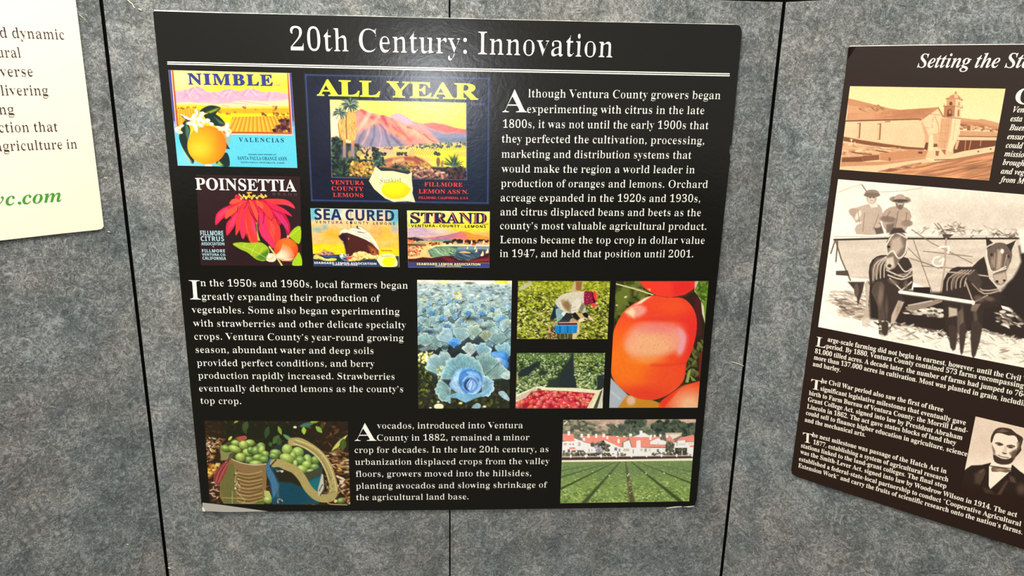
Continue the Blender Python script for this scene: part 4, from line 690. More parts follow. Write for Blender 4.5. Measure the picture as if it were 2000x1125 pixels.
def paint_tomato_photo():
    p = Pic([(78, 27), (862, 25), (768, 1095), (20, 1098)], (1185, 543), 4.327)
    p.fill((46, 50, 24)); p.dabs(120, [(78, 30), (400, 30), (380, 150), (70, 400)], (20, 60), (14, 36), (0, 3), [(80, 96, 30), (60, 70, 24), (110, 120, 50), (40, 36, 20)], sd=1); p.poly([(78, 110), (200, 60), (210, 160), (70, 330)], (104, 116, 44), soft=40); p.line([(80, 50), (230, 90), (390, 142)], 10, (226, 220, 160), 1, 3); p.line([(215, 75), (330, 110)], 8, (170, 150, 110), .8); p.ell(160, 160, 14, 8, (226, 220, 180), -.5, soft=5); p.ell(85, 230, 9, 7, (210, 206, 170), soft=5)
    p.poly([(620, 150), (760, 120), (830, 380), (800, 880), (640, 880)], (50, 36, 26), soft=20); p.dabs(70, [(690, 550), (810, 520), (790, 870), (660, 860)], (10, 34), (7, 16), (0, 3), [(70, 84, 36), (110, 120, 60), (40, 40, 20), (90, 100, 40)], sd=2); p.poly([(745, 25), (862, 25), (830, 385), (800, 180), (750, 110)], (110, 140, 40), sm=0); p.dabs(30, [(760, 30), (855, 30), (840, 200), (800, 170)], (8, 30), (6, 14), (0, 3), [(70, 110, 30), (150, 180, 70), (60, 80, 30)], sd=3); p.poly([(740, 28), (775, 26), (745, 100), (820, 240), (832, 386), (806, 300), (795, 180), (742, 112)], (220, 220, 180), soft=6); p.poly([(740, 150), (790, 190), (800, 480), (760, 500)], (80, 30, 30), soft=20); p.poly([(780, 640), (806, 620), (795, 840), (775, 840)], (110, 40, 30), soft=12)
    p.poly([(20, 830), (180, 990), (120, 1098), (20, 1098)], (176, 186, 196), soft=10); p.line([(40, 960), (110, 1020)], 20, (206, 214, 220), .7, soft=16); p.poly([(90, 1098), (170, 990), (300, 1000), (460, 1060), (440, 1098)], (206, 140, 40), soft=8); p.ell(205, 1035, 36, 40, (226, 190, 160), soft=26)
    p.poly([(270, 25), (745, 25), (735, 90), (660, 140), (540, 165), (420, 148), (330, 96)], (244, 62, 44), sm=0); p.poly([(560, 25), (745, 25), (735, 90), (660, 140), (560, 160)], (226, 40, 40), soft=50, a=.7); p.poly([(345, 90), (372, 90), (365, 115)], (250, 200, 90), soft=10)
    BODY = [(380, 150), (520, 165), (640, 170), (720, 240), (758, 340), (755, 470), (720, 610), (672, 720), (664, 800), (640, 880), (540, 970), (430, 1022), (330, 1030), (230, 1005), (130, 940), (60, 860), (36, 780), (40, 640), (52, 480), (90, 370), (160, 270), (260, 200)]
    p.poly(BODY, (246, 80, 40), sm=3); p.clip(BODY, 3)
    p.ell(170, 700, 230, 260, (252, 124, 30), soft=220, a=.9); p.ell(720, 460, 110, 330, (240, 50, 44), soft=130, a=.9); p.ell(420, 260, 300, 80, (238, 70, 44), soft=100, a=.8); p.ell(560, 240, 140, 50, (250, 90, 40), soft=50, a=.6); p.ell(330, 980, 280, 60, (232, 60, 40), soft=80, a=.8); p.ell(520, 860, 160, 120, (244, 84, 40), soft=110, a=.6)
    p.poly([(150, 560), (210, 430), (330, 385), (480, 390), (600, 410), (668, 490), (650, 600), (610, 650), (560, 620), (440, 660), (340, 700), (220, 660)], (246, 160, 130), soft=70, sm=3); p.poly([(180, 600), (240, 500), (360, 470), (520, 520), (540, 610), (400, 660), (260, 650)], (248, 180, 130), soft=90, sm=3); p.poly([(590, 420), (640, 440), (668, 500), (650, 600), (618, 645), (600, 600), (620, 520)], (244, 160, 170), soft=24, sm=3); p.ell(340, 690, 120, 30, (252, 150, 60), soft=50, a=.8); p.ell(440, 420, 170, 40, (238, 120, 120), soft=60, a=.6)
    p.poly([(155, 290), (240, 220), (330, 250), (320, 300), (230, 340)], (246, 160, 140), soft=36, sm=2); p.poly([(160, 285), (215, 250), (240, 290), (225, 330)], (254, 226, 170), soft=26); p.poly([(240, 225), (320, 165), (380, 150), (290, 215)], (250, 230, 200), soft=14); p.ell(480, 345, 180, 20, (226, 56, 50), soft=30, a=.5); p.dabs(80, [(230, 420), (560, 420), (560, 600), (220, 600)], (2, 4), (2, 4), (0, 3), [(226, 110, 90), (200, 100, 90)], (.3, .7), sd=5); p.line([(380, 735), (520, 735), (670, 715)], 18, (226, 56, 34), .5, 3, soft=24)
    p.clip(); p.poly([(430, 1098), (470, 1030), (560, 960), (660, 905), (785, 870), (790, 1098)], (246, 80, 36), sm=0, soft=6); p.ell(700, 1070, 140, 110, (252, 196, 150), soft=150, a=.95); p.poly([(440, 1060), (520, 990), (640, 910), (560, 1000), (480, 1098)], (244, 60, 40), soft=24)
    p.poly([(664, 880), (690, 780), (712, 770), (700, 840), (690, 885)], (150, 170, 90)); p.poly([(700, 820), (740, 850), (755, 870), (720, 870)], (130, 150, 70)); p.line([(470, 1028), (650, 895)], 8, (110, 24, 16), .6); p.grain(14, 14, .03, 8)
    return p
def paint_avocado_photo():
    p = Pic([(38, 40), (1790, 50), (1820, 1076), (105, 1052)], (393, 815), 6.25)
    p.fill((44, 34, 20)); BR = [(70, 44, 24), (110, 66, 34), (40, 28, 18), (150, 96, 60), (60, 40, 24), (90, 56, 30)]
    p.dabs(500, [(38, 40), (1790, 50), (1820, 1076), (100, 1050)], (12, 40), (6, 16), (-1, 1), BR, (.5, .9), sd=1); p.rect(280, 40, 1180, 330, (28, 34, 18), soft=120, a=.85); p.rect(1180, 160, 1420, 330, (34, 34, 20), soft=60, a=.7)
    for (x, y, L, w, a, c) in [(520, 60, 150, 34, 1.4, (50, 66, 34)), (560, 50, 120, 40, 1.9, (60, 80, 44)), (820, 110, 150, 36, 1.8, (50, 72, 40)), (950, 220, 130, 40, 2.2, (70, 96, 50)), (940, 110, 110, 24, 1.2, (130, 150, 60)), (1000, 210, 150, 24, .6, (90, 140, 90)), (960, 250, 110, 34, 1.7, (56, 80, 40)), (1200, 110, 180, 30, -.2, (60, 110, 90)), (1250, 120, 90, 30, 1.5, (150, 190, 60)), (1400, 110, 110, 30, .8, (130, 170, 70)), (1330, 60, 120, 24, -.2, (140, 150, 50)), (1480, 60, 90, 26, 1.6, (70, 60, 30)), (1590, 415, 280, 26, -.8, (190, 196, 100)), (1740, 260, 150, 44, 1.7, (70, 90, 40)), (1700, 400, 120, 50, 2.6, (60, 80, 40)), (400, 70, 80, 16, -.6, (130, 140, 70)), (1780, 560, 90, 30, 1.5, (110, 120, 60)), (330, 280, 70, 18, -.8, (200, 190, 70)), (840, 300, 60, 26, 1.4, (60, 90, 50))]: p.leaf(x, y, L, w, a, c, np.minimum(np.array(c) * 1.4, 255))
    p.ell(1145, 120, 22, 14, (226, 226, 190), soft=6)
    TN = [(190, 140, 96), (226, 190, 150), (150, 90, 60), (210, 160, 70), (246, 226, 190), (120, 70, 40)]
    p.dabs(70, [(60, 250), (240, 250), (240, 480), (60, 540)], (10, 34), (5, 11), (-1, 1), TN, (.5, .9), sd=2); p.dabs(50, [(75, 560), (220, 560), (170, 720), (80, 720)], (10, 26), (8, 16), (-1, 1), [(240, 200, 70), (220, 160, 60), (250, 220, 130), (150, 90, 40)], sd=3); p.dabs(80, [(1500, 400), (1800, 420), (1810, 700), (1620, 680)], (16, 50), (6, 14), (-.6, .6), TN + BR, (.5, .9), sd=4); p.dabs(90, [(1640, 720), (1815, 740), (1818, 1060), (1600, 1040)], (12, 40), (6, 14), (-1, 1), TN + [(246, 240, 220)] + BR, (.6, 1), sd=5); p.dabs(40, [(110, 780), (240, 820), (250, 1040), (120, 1040)], (14, 34), (5, 12), (-1, 1), [(90, 56, 34), (60, 40, 26), (226, 190, 160)], sd=6)
    # tan bag
    p.poly([(240, 360), (380, 270), (470, 240), (560, 290), (640, 300), (820, 440), (810, 560), (380, 520), (230, 440)], (74, 72, 40), sm=2); p.poly([(230, 350), (300, 330), (400, 430), (330, 520), (240, 530)], (140, 136, 84), soft=14)
    def avo(x, y, a, b, r, sd): 
        q = np.random.RandomState(sd); c = np.array([(160, 196, 84), (140, 180, 70), (176, 206, 90), (120, 160, 70)][q.randint(4)]); p.ell(x + 4, y + 8, a, b, (36, 50, 20), r, soft=14, a=.8); p.ball(x, y, a, b, r, np.minimum(c + 34, 255), c * .5, -.2, -.5, soft=7)
        p.ell(x - a * .2, y - b * .4, a * .3, b * .18, (220, 232, 170), r, soft=10, a=.6)
    for k, (x, y, a, b, r) in enumerate([(420, 315, 54, 38, .1), (300, 380, 60, 36, .3), (590, 315, 66, 44, -.1), (518, 340, 60, 54, .5), (410, 388, 84, 44, .35), (730, 360, 54, 54, 0), (565, 430, 62, 46, .2), (600, 400, 40, 40, 0), (665, 410, 52, 56, 0), (740, 400, 40, 54, .2), (785, 450, 50, 40, .3), (690, 490, 70, 40, -.2), (585, 520, 64, 44, .1), (480, 490, 64, 56, .3), (770, 515, 66, 44, 0), (670, 570, 84, 44, .05)]): avo(x, y, a, b, r, k)
    p.poly([(430, 245), (540, 225), (555, 265), (470, 290)], (176, 80, 70), sm=2)
    p.poly([(360, 500), (480, 550), (650, 580), (810, 566), (800, 700), (790, 900), (740, 1060), (280, 1062), (230, 860), (250, 700), (330, 560)], (138, 112, 66), sm=2); p.poly([(330, 560), (400, 560), (420, 700), (410, 900), (460, 1062), (280, 1062), (235, 870), (260, 690)], (112, 108, 58), soft=20); p.poly([(370, 510), (500, 558), (650, 590), (806, 572), (802, 650), (640, 670), (420, 650)], (140, 112, 74), soft=10); p.line([(360, 505), (480, 553), (650, 582), (806, 566)], 12, (206, 190, 150), 1, 4)
    r = np.random.RandomState(3)
    for k in range(17): y = 670 + k * 22; x0 = 440 + r.uniform(-8, 20); p.line([(x0, y + r.uniform(-10, 10)), (580, y + 26), (740, y + r.uniform(-20, 10))], 11, [(206, 180, 120), (90, 68, 36), (180, 150, 96), (70, 52, 30)][k % 4], .75, 3, soft=12)
    p.lines([[(420, 650), (415, 800), (410, 880)], [(410, 880), (480, 960), (540, 1000)], [(380, 900), (380, 1060)], [(260, 980), (520, 1000), (500, 1060)]], 8, (190, 186, 120), .8, 3); p.dabs(26, [(400, 640), (440, 640), (480, 900), (410, 900)], (4, 12), (4, 9), (0, 3), [(40, 34, 24), (230, 216, 180)], sd=9)
    p.poly([(350, 440), (400, 430), (360, 520), (320, 520)], (90, 84, 60)); p.poly([(320, 520), (330, 560), (300, 680), (220, 810), (170, 810), (150, 720), (200, 620), (280, 550)], (150, 64, 60), sm=2); p.lines([[(310, 540), (220, 660), (180, 790)], [(322, 560), (260, 680), (205, 800)]], 8, (206, 120, 110), .8, 3); p.lines([[(315, 550), (240, 670), (190, 800)], [(290, 555), (200, 670), (165, 750)]], 7, (90, 34, 36), .8, 3); p.line([(150, 850), (150, 880), (220, 905)], 10, (226, 180, 150))
    p.leaf(660, 1062, 120, 36, -.2, (90, 120, 40)); avo(815, 1010, 56, 46, .2, 40); p.poly([(770, 890), (830, 900), (870, 1000), (770, 960)], (190, 190, 110), soft=6)
    # blue bag
    p.poly([(820, 480), (840, 400), (900, 345), (1000, 330), (1100, 290), (1300, 400), (1460, 500), (1480, 600), (1420, 680), (1250, 700), (1000, 660), (830, 600)], (40, 52, 50), sm=2)
    for k, (x, y, a, b, r) in enumerate([(910, 432, 70, 42, .1), (890, 474, 60, 38, .2), (1050, 395, 66, 68, 0), (1180, 430, 74, 70, .1), (1120, 480, 40, 60, 0), (1050, 505, 96, 60, .35), (1300, 520, 54, 70, -.2), (1395, 525, 56, 54, .3), (1210, 530, 66, 58, .2), (1290, 580, 60, 50, 0), (1230, 635, 74, 50, .2), (1385, 610, 58, 44, -.1), (1335, 655, 50, 24, 0), (1150, 570, 30, 50, 0)]): avo(x, y, a, b, r, k + 60)
    p.poly([(800, 560), (850, 490), (900, 520), (840, 600), (1000, 650), (1240, 700), (1480, 600), (1470, 800), (1440, 1060), (870, 1066), (830, 780), (790, 690)], (26, 76, 90), sm=0, soft=8); p.poly([(795, 600), (840, 500), (890, 520), (840, 610), (900, 720), (950, 850), (880, 1000), (850, 800), (800, 690)], (70, 116, 156), soft=12); p.poly([(880, 640), (1100, 650), (1260, 800), (1270, 880), (1100, 800), (950, 790)], (40, 38, 24), soft=30); p.poly([(1250, 700), (1480, 610), (1470, 690), (1260, 790)], (70, 70, 50), soft=16); p.poly([(1270, 800), (1460, 720), (1430, 930), (1300, 870)], (30, 110, 116), soft=40); p.poly([(950, 800), (1100, 810), (1250, 880), (1300, 1000), (1200, 1060), (930, 1060)], (20, 72, 90), soft=50); p.dabs(20, [(930, 980), (1000, 990), (990, 1050), (930, 1040)], (5, 12), (4, 8), (0, 3), [(220, 220, 210), (150, 90, 80), (40, 40, 40)], sd=11); p.rect(915, 800, 950, 980, (80, 120, 130), soft=20, a=.6)
    # straps
    p.line([(1110, 300), (1200, 300), (1320, 360), (1450, 460), (1540, 590), (1590, 730), (1620, 880), (1590, 970), (1500, 990), (1400, 960), (1300, 860), (1230, 740), (1140, 640), (1050, 600), (960, 560), (890, 560)], 100, (176, 160, 100), 1, 4, soft=10); p.clip([(1000, 250), (1700, 250), (1700, 1020), (1000, 1020)])
    p.lines([[(1130, 320), (1300, 390), (1430, 500), (1510, 640), (1560, 780), (1570, 900)], [(1150, 275), (1340, 345), (1480, 450), (1570, 600), (1630, 780), (1650, 900)]], 10, (226, 214, 150), .9, 4); p.line([(1140, 300), (1310, 370), (1450, 480), (1530, 620), (1590, 780)], 8, (110, 100, 60), .8, 4); p.clip()
    p.dabs(50, [(1500, 720), (1610, 700), (1630, 920), (1540, 940)], (5, 20), (3, 6), (0, 3), [(110, 96, 56), (206, 190, 130)], sd=12); p.poly([(830, 600), (910, 510), (925, 515), (845, 605)], (40, 36, 24)); p.dabs(14, [(920, 650), (1000, 650), (1000, 670), (920, 665)], (6, 16), (3, 6), (0, 1), [(240, 236, 220)], sd=13); p.poly([(1420, 900), (1470, 690), (1490, 700), (1500, 880), (1440, 970)], (200, 200, 180), soft=14); p.lines([[(1440, 900), (1480, 820)], [(1450, 960), (1500, 870)]], 12, (60, 50, 40), .8)
    avo(1705, 1022, 46, 36, 0, 90); p.ell(1640, 1022, 20, 18, (226, 216, 130), soft=6); p.line([(1540, 1035), (1580, 1060), (1780, 1068)], 9, (226, 200, 150), .9, 3); p.grain(10, 10, .1, 14)
    return p
def paint_houses_photo():
    p = Pic([(75, 50), (1715, 42), (1630, 1055), (38, 1080)], (1088, 812), 6.321, 1.1)
    p.vgrad([(40, (176, 146, 128)), (140, (140, 130, 110)), (260, (110, 112, 90)), (300, (120, 120, 100))])
    HG = [(96, 104, 84), (70, 80, 64), (120, 124, 96), (150, 144, 112), (60, 66, 56), (170, 150, 124)]
    p.dabs(240, [(70, 50), (400, 50), (640, 180), (900, 260), (80, 260)], (14, 44), (9, 22), (-.3, .3), HG, (.5, .9), sd=1); p.dabs(90, [(400, 60), (830, 60), (800, 180), (520, 190)], (16, 44), (7, 14), (-.3, .3), [(186, 156, 136), (160, 136, 116), (200, 170, 150)], (.4, .7), sd=2); p.dabs(150, [(640, 110), (800, 120), (1330, 190), (1330, 250), (800, 240), (640, 200)], (18, 46), (12, 24), (0, 3), [(80, 90, 76), (60, 70, 66), (110, 116, 86), (90, 100, 70)], (.6, .9), sd=3); DT = [(46, 58, 48), (66, 80, 62), (34, 44, 40), (84, 96, 74)]
    p.dabs(130, [(840, 60), (1080, 60), (1090, 120), (860, 130)], (14, 40), (12, 26), (0, 3), DT, sd=4); p.dabs(240, [(1160, 120), (1260, 60), (1480, 60), (1600, 100), (1710, 90), (1705, 250), (1560, 240), (1400, 220), (1200, 180)], (14, 40), (12, 28), (0, 3), DT, sd=5); p.poly([(1490, 42), (1715, 42), (1715, 80), (1600, 90)], (200, 160, 146), soft=16); p.line([(90, 100), (125, 70)], 14, (220, 214, 180), soft=10)
    W, RF = (251, 243, 228), (240, 132, 112); SH = (206, 190, 180)
    p.poly([(65, 320), (220, 300), (460, 360), (800, 390), (1350, 400), (1690, 330), (1690, 500), (60, 510)], W)
    for P in [[(75, 222), (200, 222), (222, 310), (150, 320), (70, 300)], [(270, 250), (600, 240), (870, 270), (860, 300), (800, 330), (800, 395), (580, 300), (430, 350), (350, 330)], [(880, 262), (1140, 256), (1150, 330), (1345, 365), (1345, 385), (930, 390), (900, 300)], [(1170, 260), (1250, 256), (1330, 300), (1150, 310)], [(1330, 240), (1450, 300), (1440, 330), (1350, 300)], [(1470, 320), (1520, 270), (1690, 232), (1690, 320)], [(150, 390), (220, 388), (230, 412), (150, 415)], [(600, 262), (880, 262), (860, 300), (620, 300)]]: p.poly(P, RF); 
    p.grain(30, 16, .07, 7)
    p.poly([(210, 275), (340, 330), (460, 372), (460, 390), (340, 350), (210, 300)], (252, 246, 236)); p.poly([(940, 262), (1070, 208), (1165, 256), (1165, 300), (1140, 300), (1140, 262)], W); p.line([(940, 262), (1070, 210), (1160, 256)], 8, (206, 190, 176)); p.poly([(1150, 320), (1250, 272), (1350, 322), (1340, 356), (1150, 350)], W); p.line([(1150, 320), (1250, 274), (1350, 322)], 8, (214, 190, 180)); p.poly([(1430, 330), (1690, 325), (1690, 450), (1430, 450)], W); p.poly([(1335, 210), (1545, 206), (1530, 250), (1420, 290), (1340, 240)], (190, 166, 146)); p.poly([(1380, 230), (1540, 226), (1430, 290)], (226, 210, 190)); p.poly([(580, 300), (800, 395), (800, 440), (640, 440), (600, 360)], W); p.poly([(820, 330), (890, 300), (920, 400), (940, 480), (820, 480)], W); p.poly([(980, 310), (1030, 300), (1035, 470), (975, 470)], (253, 248, 240)); p.poly([(1490, 310), (1580, 300), (1585, 400), (1490, 400)], (252, 246, 236)); p.poly([(230, 320), (300, 305), (350, 350), (370, 480), (230, 480)], (250, 244, 232)); p.poly([(380, 380), (430, 355), (470, 390), (470, 470), (370, 470)], (252, 246, 236))
    for (x, y, w, h) in [(145, 215, 32, 50), (305, 244, 30, 44), (388, 248, 30, 46), (483, 248, 28, 46), (577, 244, 32, 40), (332, 292, 26, 34), (620, 270, 24, 34), (760, 312, 24, 50), (908, 238, 34, 36), (1037, 206, 34, 46), (1205, 250, 26, 30), (1275, 246, 24, 34), (1360, 250, 26, 36), (1160, 250, 26, 30), (830, 254, 30, 12), (745, 254, 30, 12)]: p.rect(x - w / 2, y - h / 2, x + w / 2, y + h / 2, (253, 246, 232))
    for (x, y, w, h, c) in [(100, 350, 40, 30, (190, 170, 160)), (160, 352, 16, 16, (110, 100, 96)), (198, 350, 16, 16, (110, 100, 96)), (275, 350, 34, 50, (196, 176, 160)), (145, 435, 30, 40, (90, 84, 84)), (205, 438, 50, 24, (110, 80, 80)), (290, 438, 80, 22, (80, 76, 70)), (85, 440, 30, 30, (110, 100, 90)), (395, 430, 20, 44, (180, 170, 160)), (430, 430, 14, 40, (190, 180, 170)), (725, 410, 34, 40, (110, 106, 130)), (770, 425, 24, 40, (150, 140, 160)), (855, 422, 74, 34, (190, 178, 160)), (1042, 420, 28, 36, (196, 186, 170)), (1092, 425, 30, 44, (160, 150, 140)), (1145, 422, 30, 36, (206, 196, 180)), (1245, 430, 26, 34, (90, 90, 90)), (940, 440, 14, 50, (150, 140, 130)), (1250, 335, 16, 20, (200, 190, 180)), (1530, 440, 150, 90, (60, 52, 50)), (1540, 350, 90, 14, (190, 180, 166)), (1650, 345, 60, 14, (206, 190, 180)), (1665, 376, 50, 20, (230, 110, 96)), (270, 425, 120, 10, (170, 150, 140)), (1480, 350, 20, 40, (190, 176, 166))]: p.rect(x - w / 2, y - h / 2, x + w / 2, y + h / 2, c, soft=8)
    for (x0, y0, x1, y1, s) in [(490, 320, 650, 440, 10), (1350, 310, 1440, 440, 11), (430, 340, 450, 360, 12), (1290, 260, 1330, 280, 18)]: p.dabs(60, [(x0, y0 + 30), ((x0 + x1) / 2, y0), (x1, y0 + 30), (x1, y1), (x0, y1)], (10, 24), (10, 20), (0, 3), [(70, 74, 60), (96, 98, 78), (50, 54, 46), (120, 116, 96)], sd=s)
    p.dabs(40, [(470, 380), (540, 380), (560, 470), (480, 470)], (10, 20), (8, 16), (0, 3), [(150, 146, 160), (120, 116, 130), (190, 180, 190)], sd=13); p.dabs(90, [(70, 465), (840, 460), (840, 496), (70, 500)], (12, 30), (7, 15), (0, 3), [(70, 72, 56), (46, 48, 40), (100, 96, 76)], sd=14); p.dabs(60, [(1170, 460), (1440, 455), (1690, 470), (1690, 495), (1180, 492)], (10, 26), (7, 14), (0, 3), [(80, 80, 62), (50, 50, 44), (120, 110, 90)], sd=15); p.ell(1265, 488, 44, 16, (210, 206, 200)); p.poly([(1540, 400), (1550, 400), (1546, 490), (1538, 490)], (230, 220, 200)); p.dabs(14, [(1500, 410), (1580, 410), (1580, 430), (1500, 430)], (10, 26), (5, 9), (-1, 1), [(70, 80, 56), (100, 104, 70)], sd=16)
    p.poly([(58, 500), (900, 496), (1690, 486), (1690, 502), (58, 516)], (176, 166, 150)); p.poly([(58, 515), (900, 504), (1690, 497), (1690, 525), (900, 538), (58, 549)], (66, 46, 46))
    for x in (168, 355, 543, 732, 918, 1105, 1290, 1476, 1668): p.ell(x, 500 - (x - 168) * .008, 11, 20, (250, 246, 236))
    p.poly([(58, 549), (900, 538), (1690, 525), (1690, 556), (58, 574)], (246, 224, 190))
    # crop rows
    FD = [(58, 572), (1690, 553), (1630, 1055), (38, 1080)]
    p.poly(FD, (116, 144, 74)); p.clip(FD)
    p.rect(30, 560, 1700, 760, (96, 120, 76), soft=180, a=.8); p.dabs(1500, FD, (14, 26), (5, 9), (-.5, .5), [(134, 160, 74), (104, 132, 56), (164, 186, 100), (84, 108, 50), (124, 150, 68)], (.5, .9), sd=20, size_y=(570, 1060, .35, 1.25)); p.dabs(260, [(50, 900), (1640, 880), (1630, 1055), (38, 1080)], (8, 16), (4, 7), (-.7, .7), [(180, 200, 110), (70, 100, 36), (206, 216, 130), (60, 84, 34)], (.5, .9), sd=21)
    for (a, b, w, c) in [((620, 575), (40, 680), 10, (70, 90, 54)), ((665, 575), (40, 760), 16, (56, 76, 40)), ((715, 572), (40, 905), 26, (46, 62, 32)), ((775, 572), (330, 1078), 52, (54, 66, 40)), ((845, 570), (930, 1070), 66, (74, 66, 48)), ((915, 568), (1530, 1060), 46, (48, 64, 34)), ((985, 566), (1650, 830), 20, (52, 72, 36)), ((1060, 565), (1670, 690), 10, (80, 100, 60))]:
        p.line([b, ((a[0] + b[0]) / 2, (a[1] + b[1]) / 2), a], w, c, .9, taper=.85, soft=w * .4)
    p.line([(925, 1075), (890, 800)], 26, (96, 64, 56), .8, taper=.6, soft=12); p.dabs(30, [(875, 700), (900, 700), (930, 960), (890, 960)], (4, 10), (3, 7), (0, 3), [(200, 190, 160), (120, 90, 80)], sd=23)
    for (x, y) in [(885, 720), (1097, 712), (1320, 708), (645, 738), (870, 738), (1060, 1015), (1140, 990), (690, 1040)]: p.ell(x, y, 9, 6, (244, 246, 220), soft=5)
    p.clip(); p.grain(10, 8, .12, 9)
    return p.tone(1.12, .95, .92)
def sep(v, hi=(250, 224, 176), lo=(80, 36, 20), mid=(200, 136, 94)):
    v = max(0., min(1., v)); lo, mid, hi = map(np.array, (lo, mid, hi)); return lo + (mid - lo) * v * 2 if v < .5 else mid + (hi - mid) * (v - .5) * 2
def paint_mission_photo():
    p = Pic([(170, 47), (1878, 75), (1697, 1083), (55, 962)], (1630, 160), 5.624); S = sep
    p.vgrad([(40, (248, 216, 152)), (400, (250, 224, 168)), (600, (248, 216, 164))])
    p.poly([(150, 180), (240, 200), (420, 245), (600, 290), (720, 308), (1000, 330), (140, 420)], S(.52), soft=6); p.poly([(150, 255), (330, 280), (500, 300), (640, 312), (140, 350)], S(.62), soft=10); p.dabs(50, [(240, 280), (480, 250), (560, 310), (300, 330)], (8, 26), (4, 9), (0, .6), [S(.4), S(.75), S(.55), S(.3)], (.5, .9), sd=1); p.poly([(1390, 395), (1560, 415), (1620, 405), (1700, 425), (1815, 455), (1800, 520), (1380, 480)], S(.6), soft=8); p.poly([(1390, 430), (1600, 450), (1800, 500), (1800, 540), (1380, 500)], S(.48), soft=20); p.dabs(60, [(1390, 450), (1480, 470), (1800, 510), (1790, 550), (1380, 520)], (8, 24), (5, 10), (0, .4), [S(.9), S(.3), S(.6), S(.8), S(.2)], sd=2); p.rect(1455, 480, 1492, 535, S(.3))
    # nave
    p.poly([(140, 345), (700, 308), (1135, 278), (1200, 385), (950, 400), (130, 430)], S(.5)); p.clip([(140, 345), (700, 308), (1135, 278), (950, 405), (130, 430)]); p.grain(90, 14, .14, 3, rot=-.06); p.poly([(140, 345), (500, 325), (420, 420), (130, 430)], S(.62), soft=80, a=.8); p.poly([(600, 310), (1130, 278), (980, 380), (660, 390)], S(.4), soft=60, a=.6); p.clip(); p.poly([(125, 430), (950, 405), (1000, 700), (960, 722), (500, 680), (100, 625)], S(.86)); p.clip([(125, 430), (950, 405), (1000, 700), (960, 722), (500, 680), (100, 625)]); p.grain(120, 60, .035, 4); p.clip(); p.line([(125, 430), (600, 418), (945, 408)], 13, S(.15))
    for (x, y0, y1) in [(272, 455, 612), (495, 460, 630)]: p.poly([(x - 22, y0), (x + 16, y0 + 2), (x + 6, y1), (x - 26, y1 - 2)], S(.8)); p.line([(x + 10, y0), (x, y1)], 13, S(.22)); p.line([(x - 20, y0), (x + 14, y0 + 2)], 7, S(.3)); p.line([(x - 24, y1), (x, y1 + 3)], 7, S(.4))
    p.line([(555, 438), (612, 434)], 8, S(.2))
    # facade
    p.poly([(935, 425), (1135, 285), (1190, 385), (1165, 520), (1150, 720), (1085, 760), (1030, 790), (1000, 700), (990, 520)], S(.88)); p.poly([(935, 420), (1135, 278), (1200, 380), (1180, 390), (1132, 305), (950, 430)], S(.75)); p.line([(935, 425), (1135, 284)], 8, S(.35)); p.line([(1138, 282), (1198, 385)], 14, S(.4)); p.lines([[(1045, 350), (1160, 365)], [(1085, 390), (1060, 500), (1000, 500)], [(1100, 370), (1140, 480), (1140, 570), (1080, 575)], [(1150, 560), (1140, 740)], [(960, 440), (1000, 520), (1030, 600)]], 7, S(.5), .9, 2); p.poly([(950, 440), (1000, 520), (1040, 600), (1030, 790), (985, 720), (990, 600)], S(.68), soft=16); p.ell(1072, 490, 14, 22, S(.45)); p.ell(1068, 486, 40, 46, S(.93), soft=30, a=.7); p.poly([(1080, 580), (1140, 575), (1135, 710), (1090, 700)], S(.72), soft=8); p.poly([(1090, 680), (1130, 680), (1130, 715), (1085, 715)], S(.2)); p.poly([(980, 740), (1005, 665), (1030, 665), (1020, 750)], S(.12)); p.poly([(1040, 600), (1085, 580), (1080, 800), (1025, 800)], S(.95), soft=8)
    # bell tower
    p.poly([(1165, 395), (1390, 400), (1350, 640), (1300, 790), (1150, 740), (1150, 560)], S(.8)); p.poly([(1180, 400), (1290, 395), (1270, 600), (1220, 740), (1145, 720), (1155, 560)], S(.66), soft=10); p.poly([(1290, 398), (1388, 402), (1340, 640), (1280, 770), (1240, 750)], S(.93), soft=8)
    for L in ([(1255, 400), (1240, 560), (1200, 740)], [(1180, 400), (1165, 560)], [(1290, 400), (1270, 600)], [(1230, 420), (1215, 600)], [(1330, 410), (1300, 640)], [(1150, 560), (1260, 560)], [(1160, 480), (1270, 480)], [(1140, 650), (1250, 655)]): p.line(L, 5, S(.5), .7)
    p.poly([(1205, 262), (1325, 258), (1320, 385), (1198, 380)], S(.42)); p.poly([(1325, 262), (1395, 280), (1385, 400), (1315, 388)], S(.85)); p.poly([(1235, 350), (1240, 310), (1268, 296), (1290, 312), (1288, 380), (1235, 380)], S(.12)); p.ell(1268, 330, 14, 22, S(.45)); p.poly([(1350, 385), (1352, 310), (1372, 300), (1372, 370)], S(.4)); p.lines([[(1195, 268), (1325, 262), (1405, 285)], [(1198, 385), (1385, 402)]], 9, S(.32))
    p.poly([(1232, 185), (1335, 180), (1330, 260), (1228, 262)], S(.6)); p.poly([(1335, 182), (1400, 198), (1395, 280), (1330, 262)], S(.88)); p.poly([(1260, 255), (1262, 225), (1278, 212), (1294, 228), (1292, 258)], S(.14)); p.poly([(1355, 260), (1360, 220), (1376, 220), (1374, 265)], S(.5)); p.lines([[(1225, 186), (1335, 178), (1405, 200)]], 10, S(.35)); p.poly([(1255, 182), (1275, 150), (1310, 135), (1330, 104), (1345, 135), (1370, 155), (1385, 190)], S(.5), sm=2); p.poly([(1310, 140), (1330, 110), (1360, 160), (1350, 180), (1320, 178)], S(.78), soft=10); p.ell(1332, 118, 10, 14, S(.4)); p.lines([[(1240, 170), (1240, 190)], [(1400, 180), (1402, 205)], [(1205, 240), (1205, 268)], [(1404, 262), (1404, 290)]], 7, S(.4))
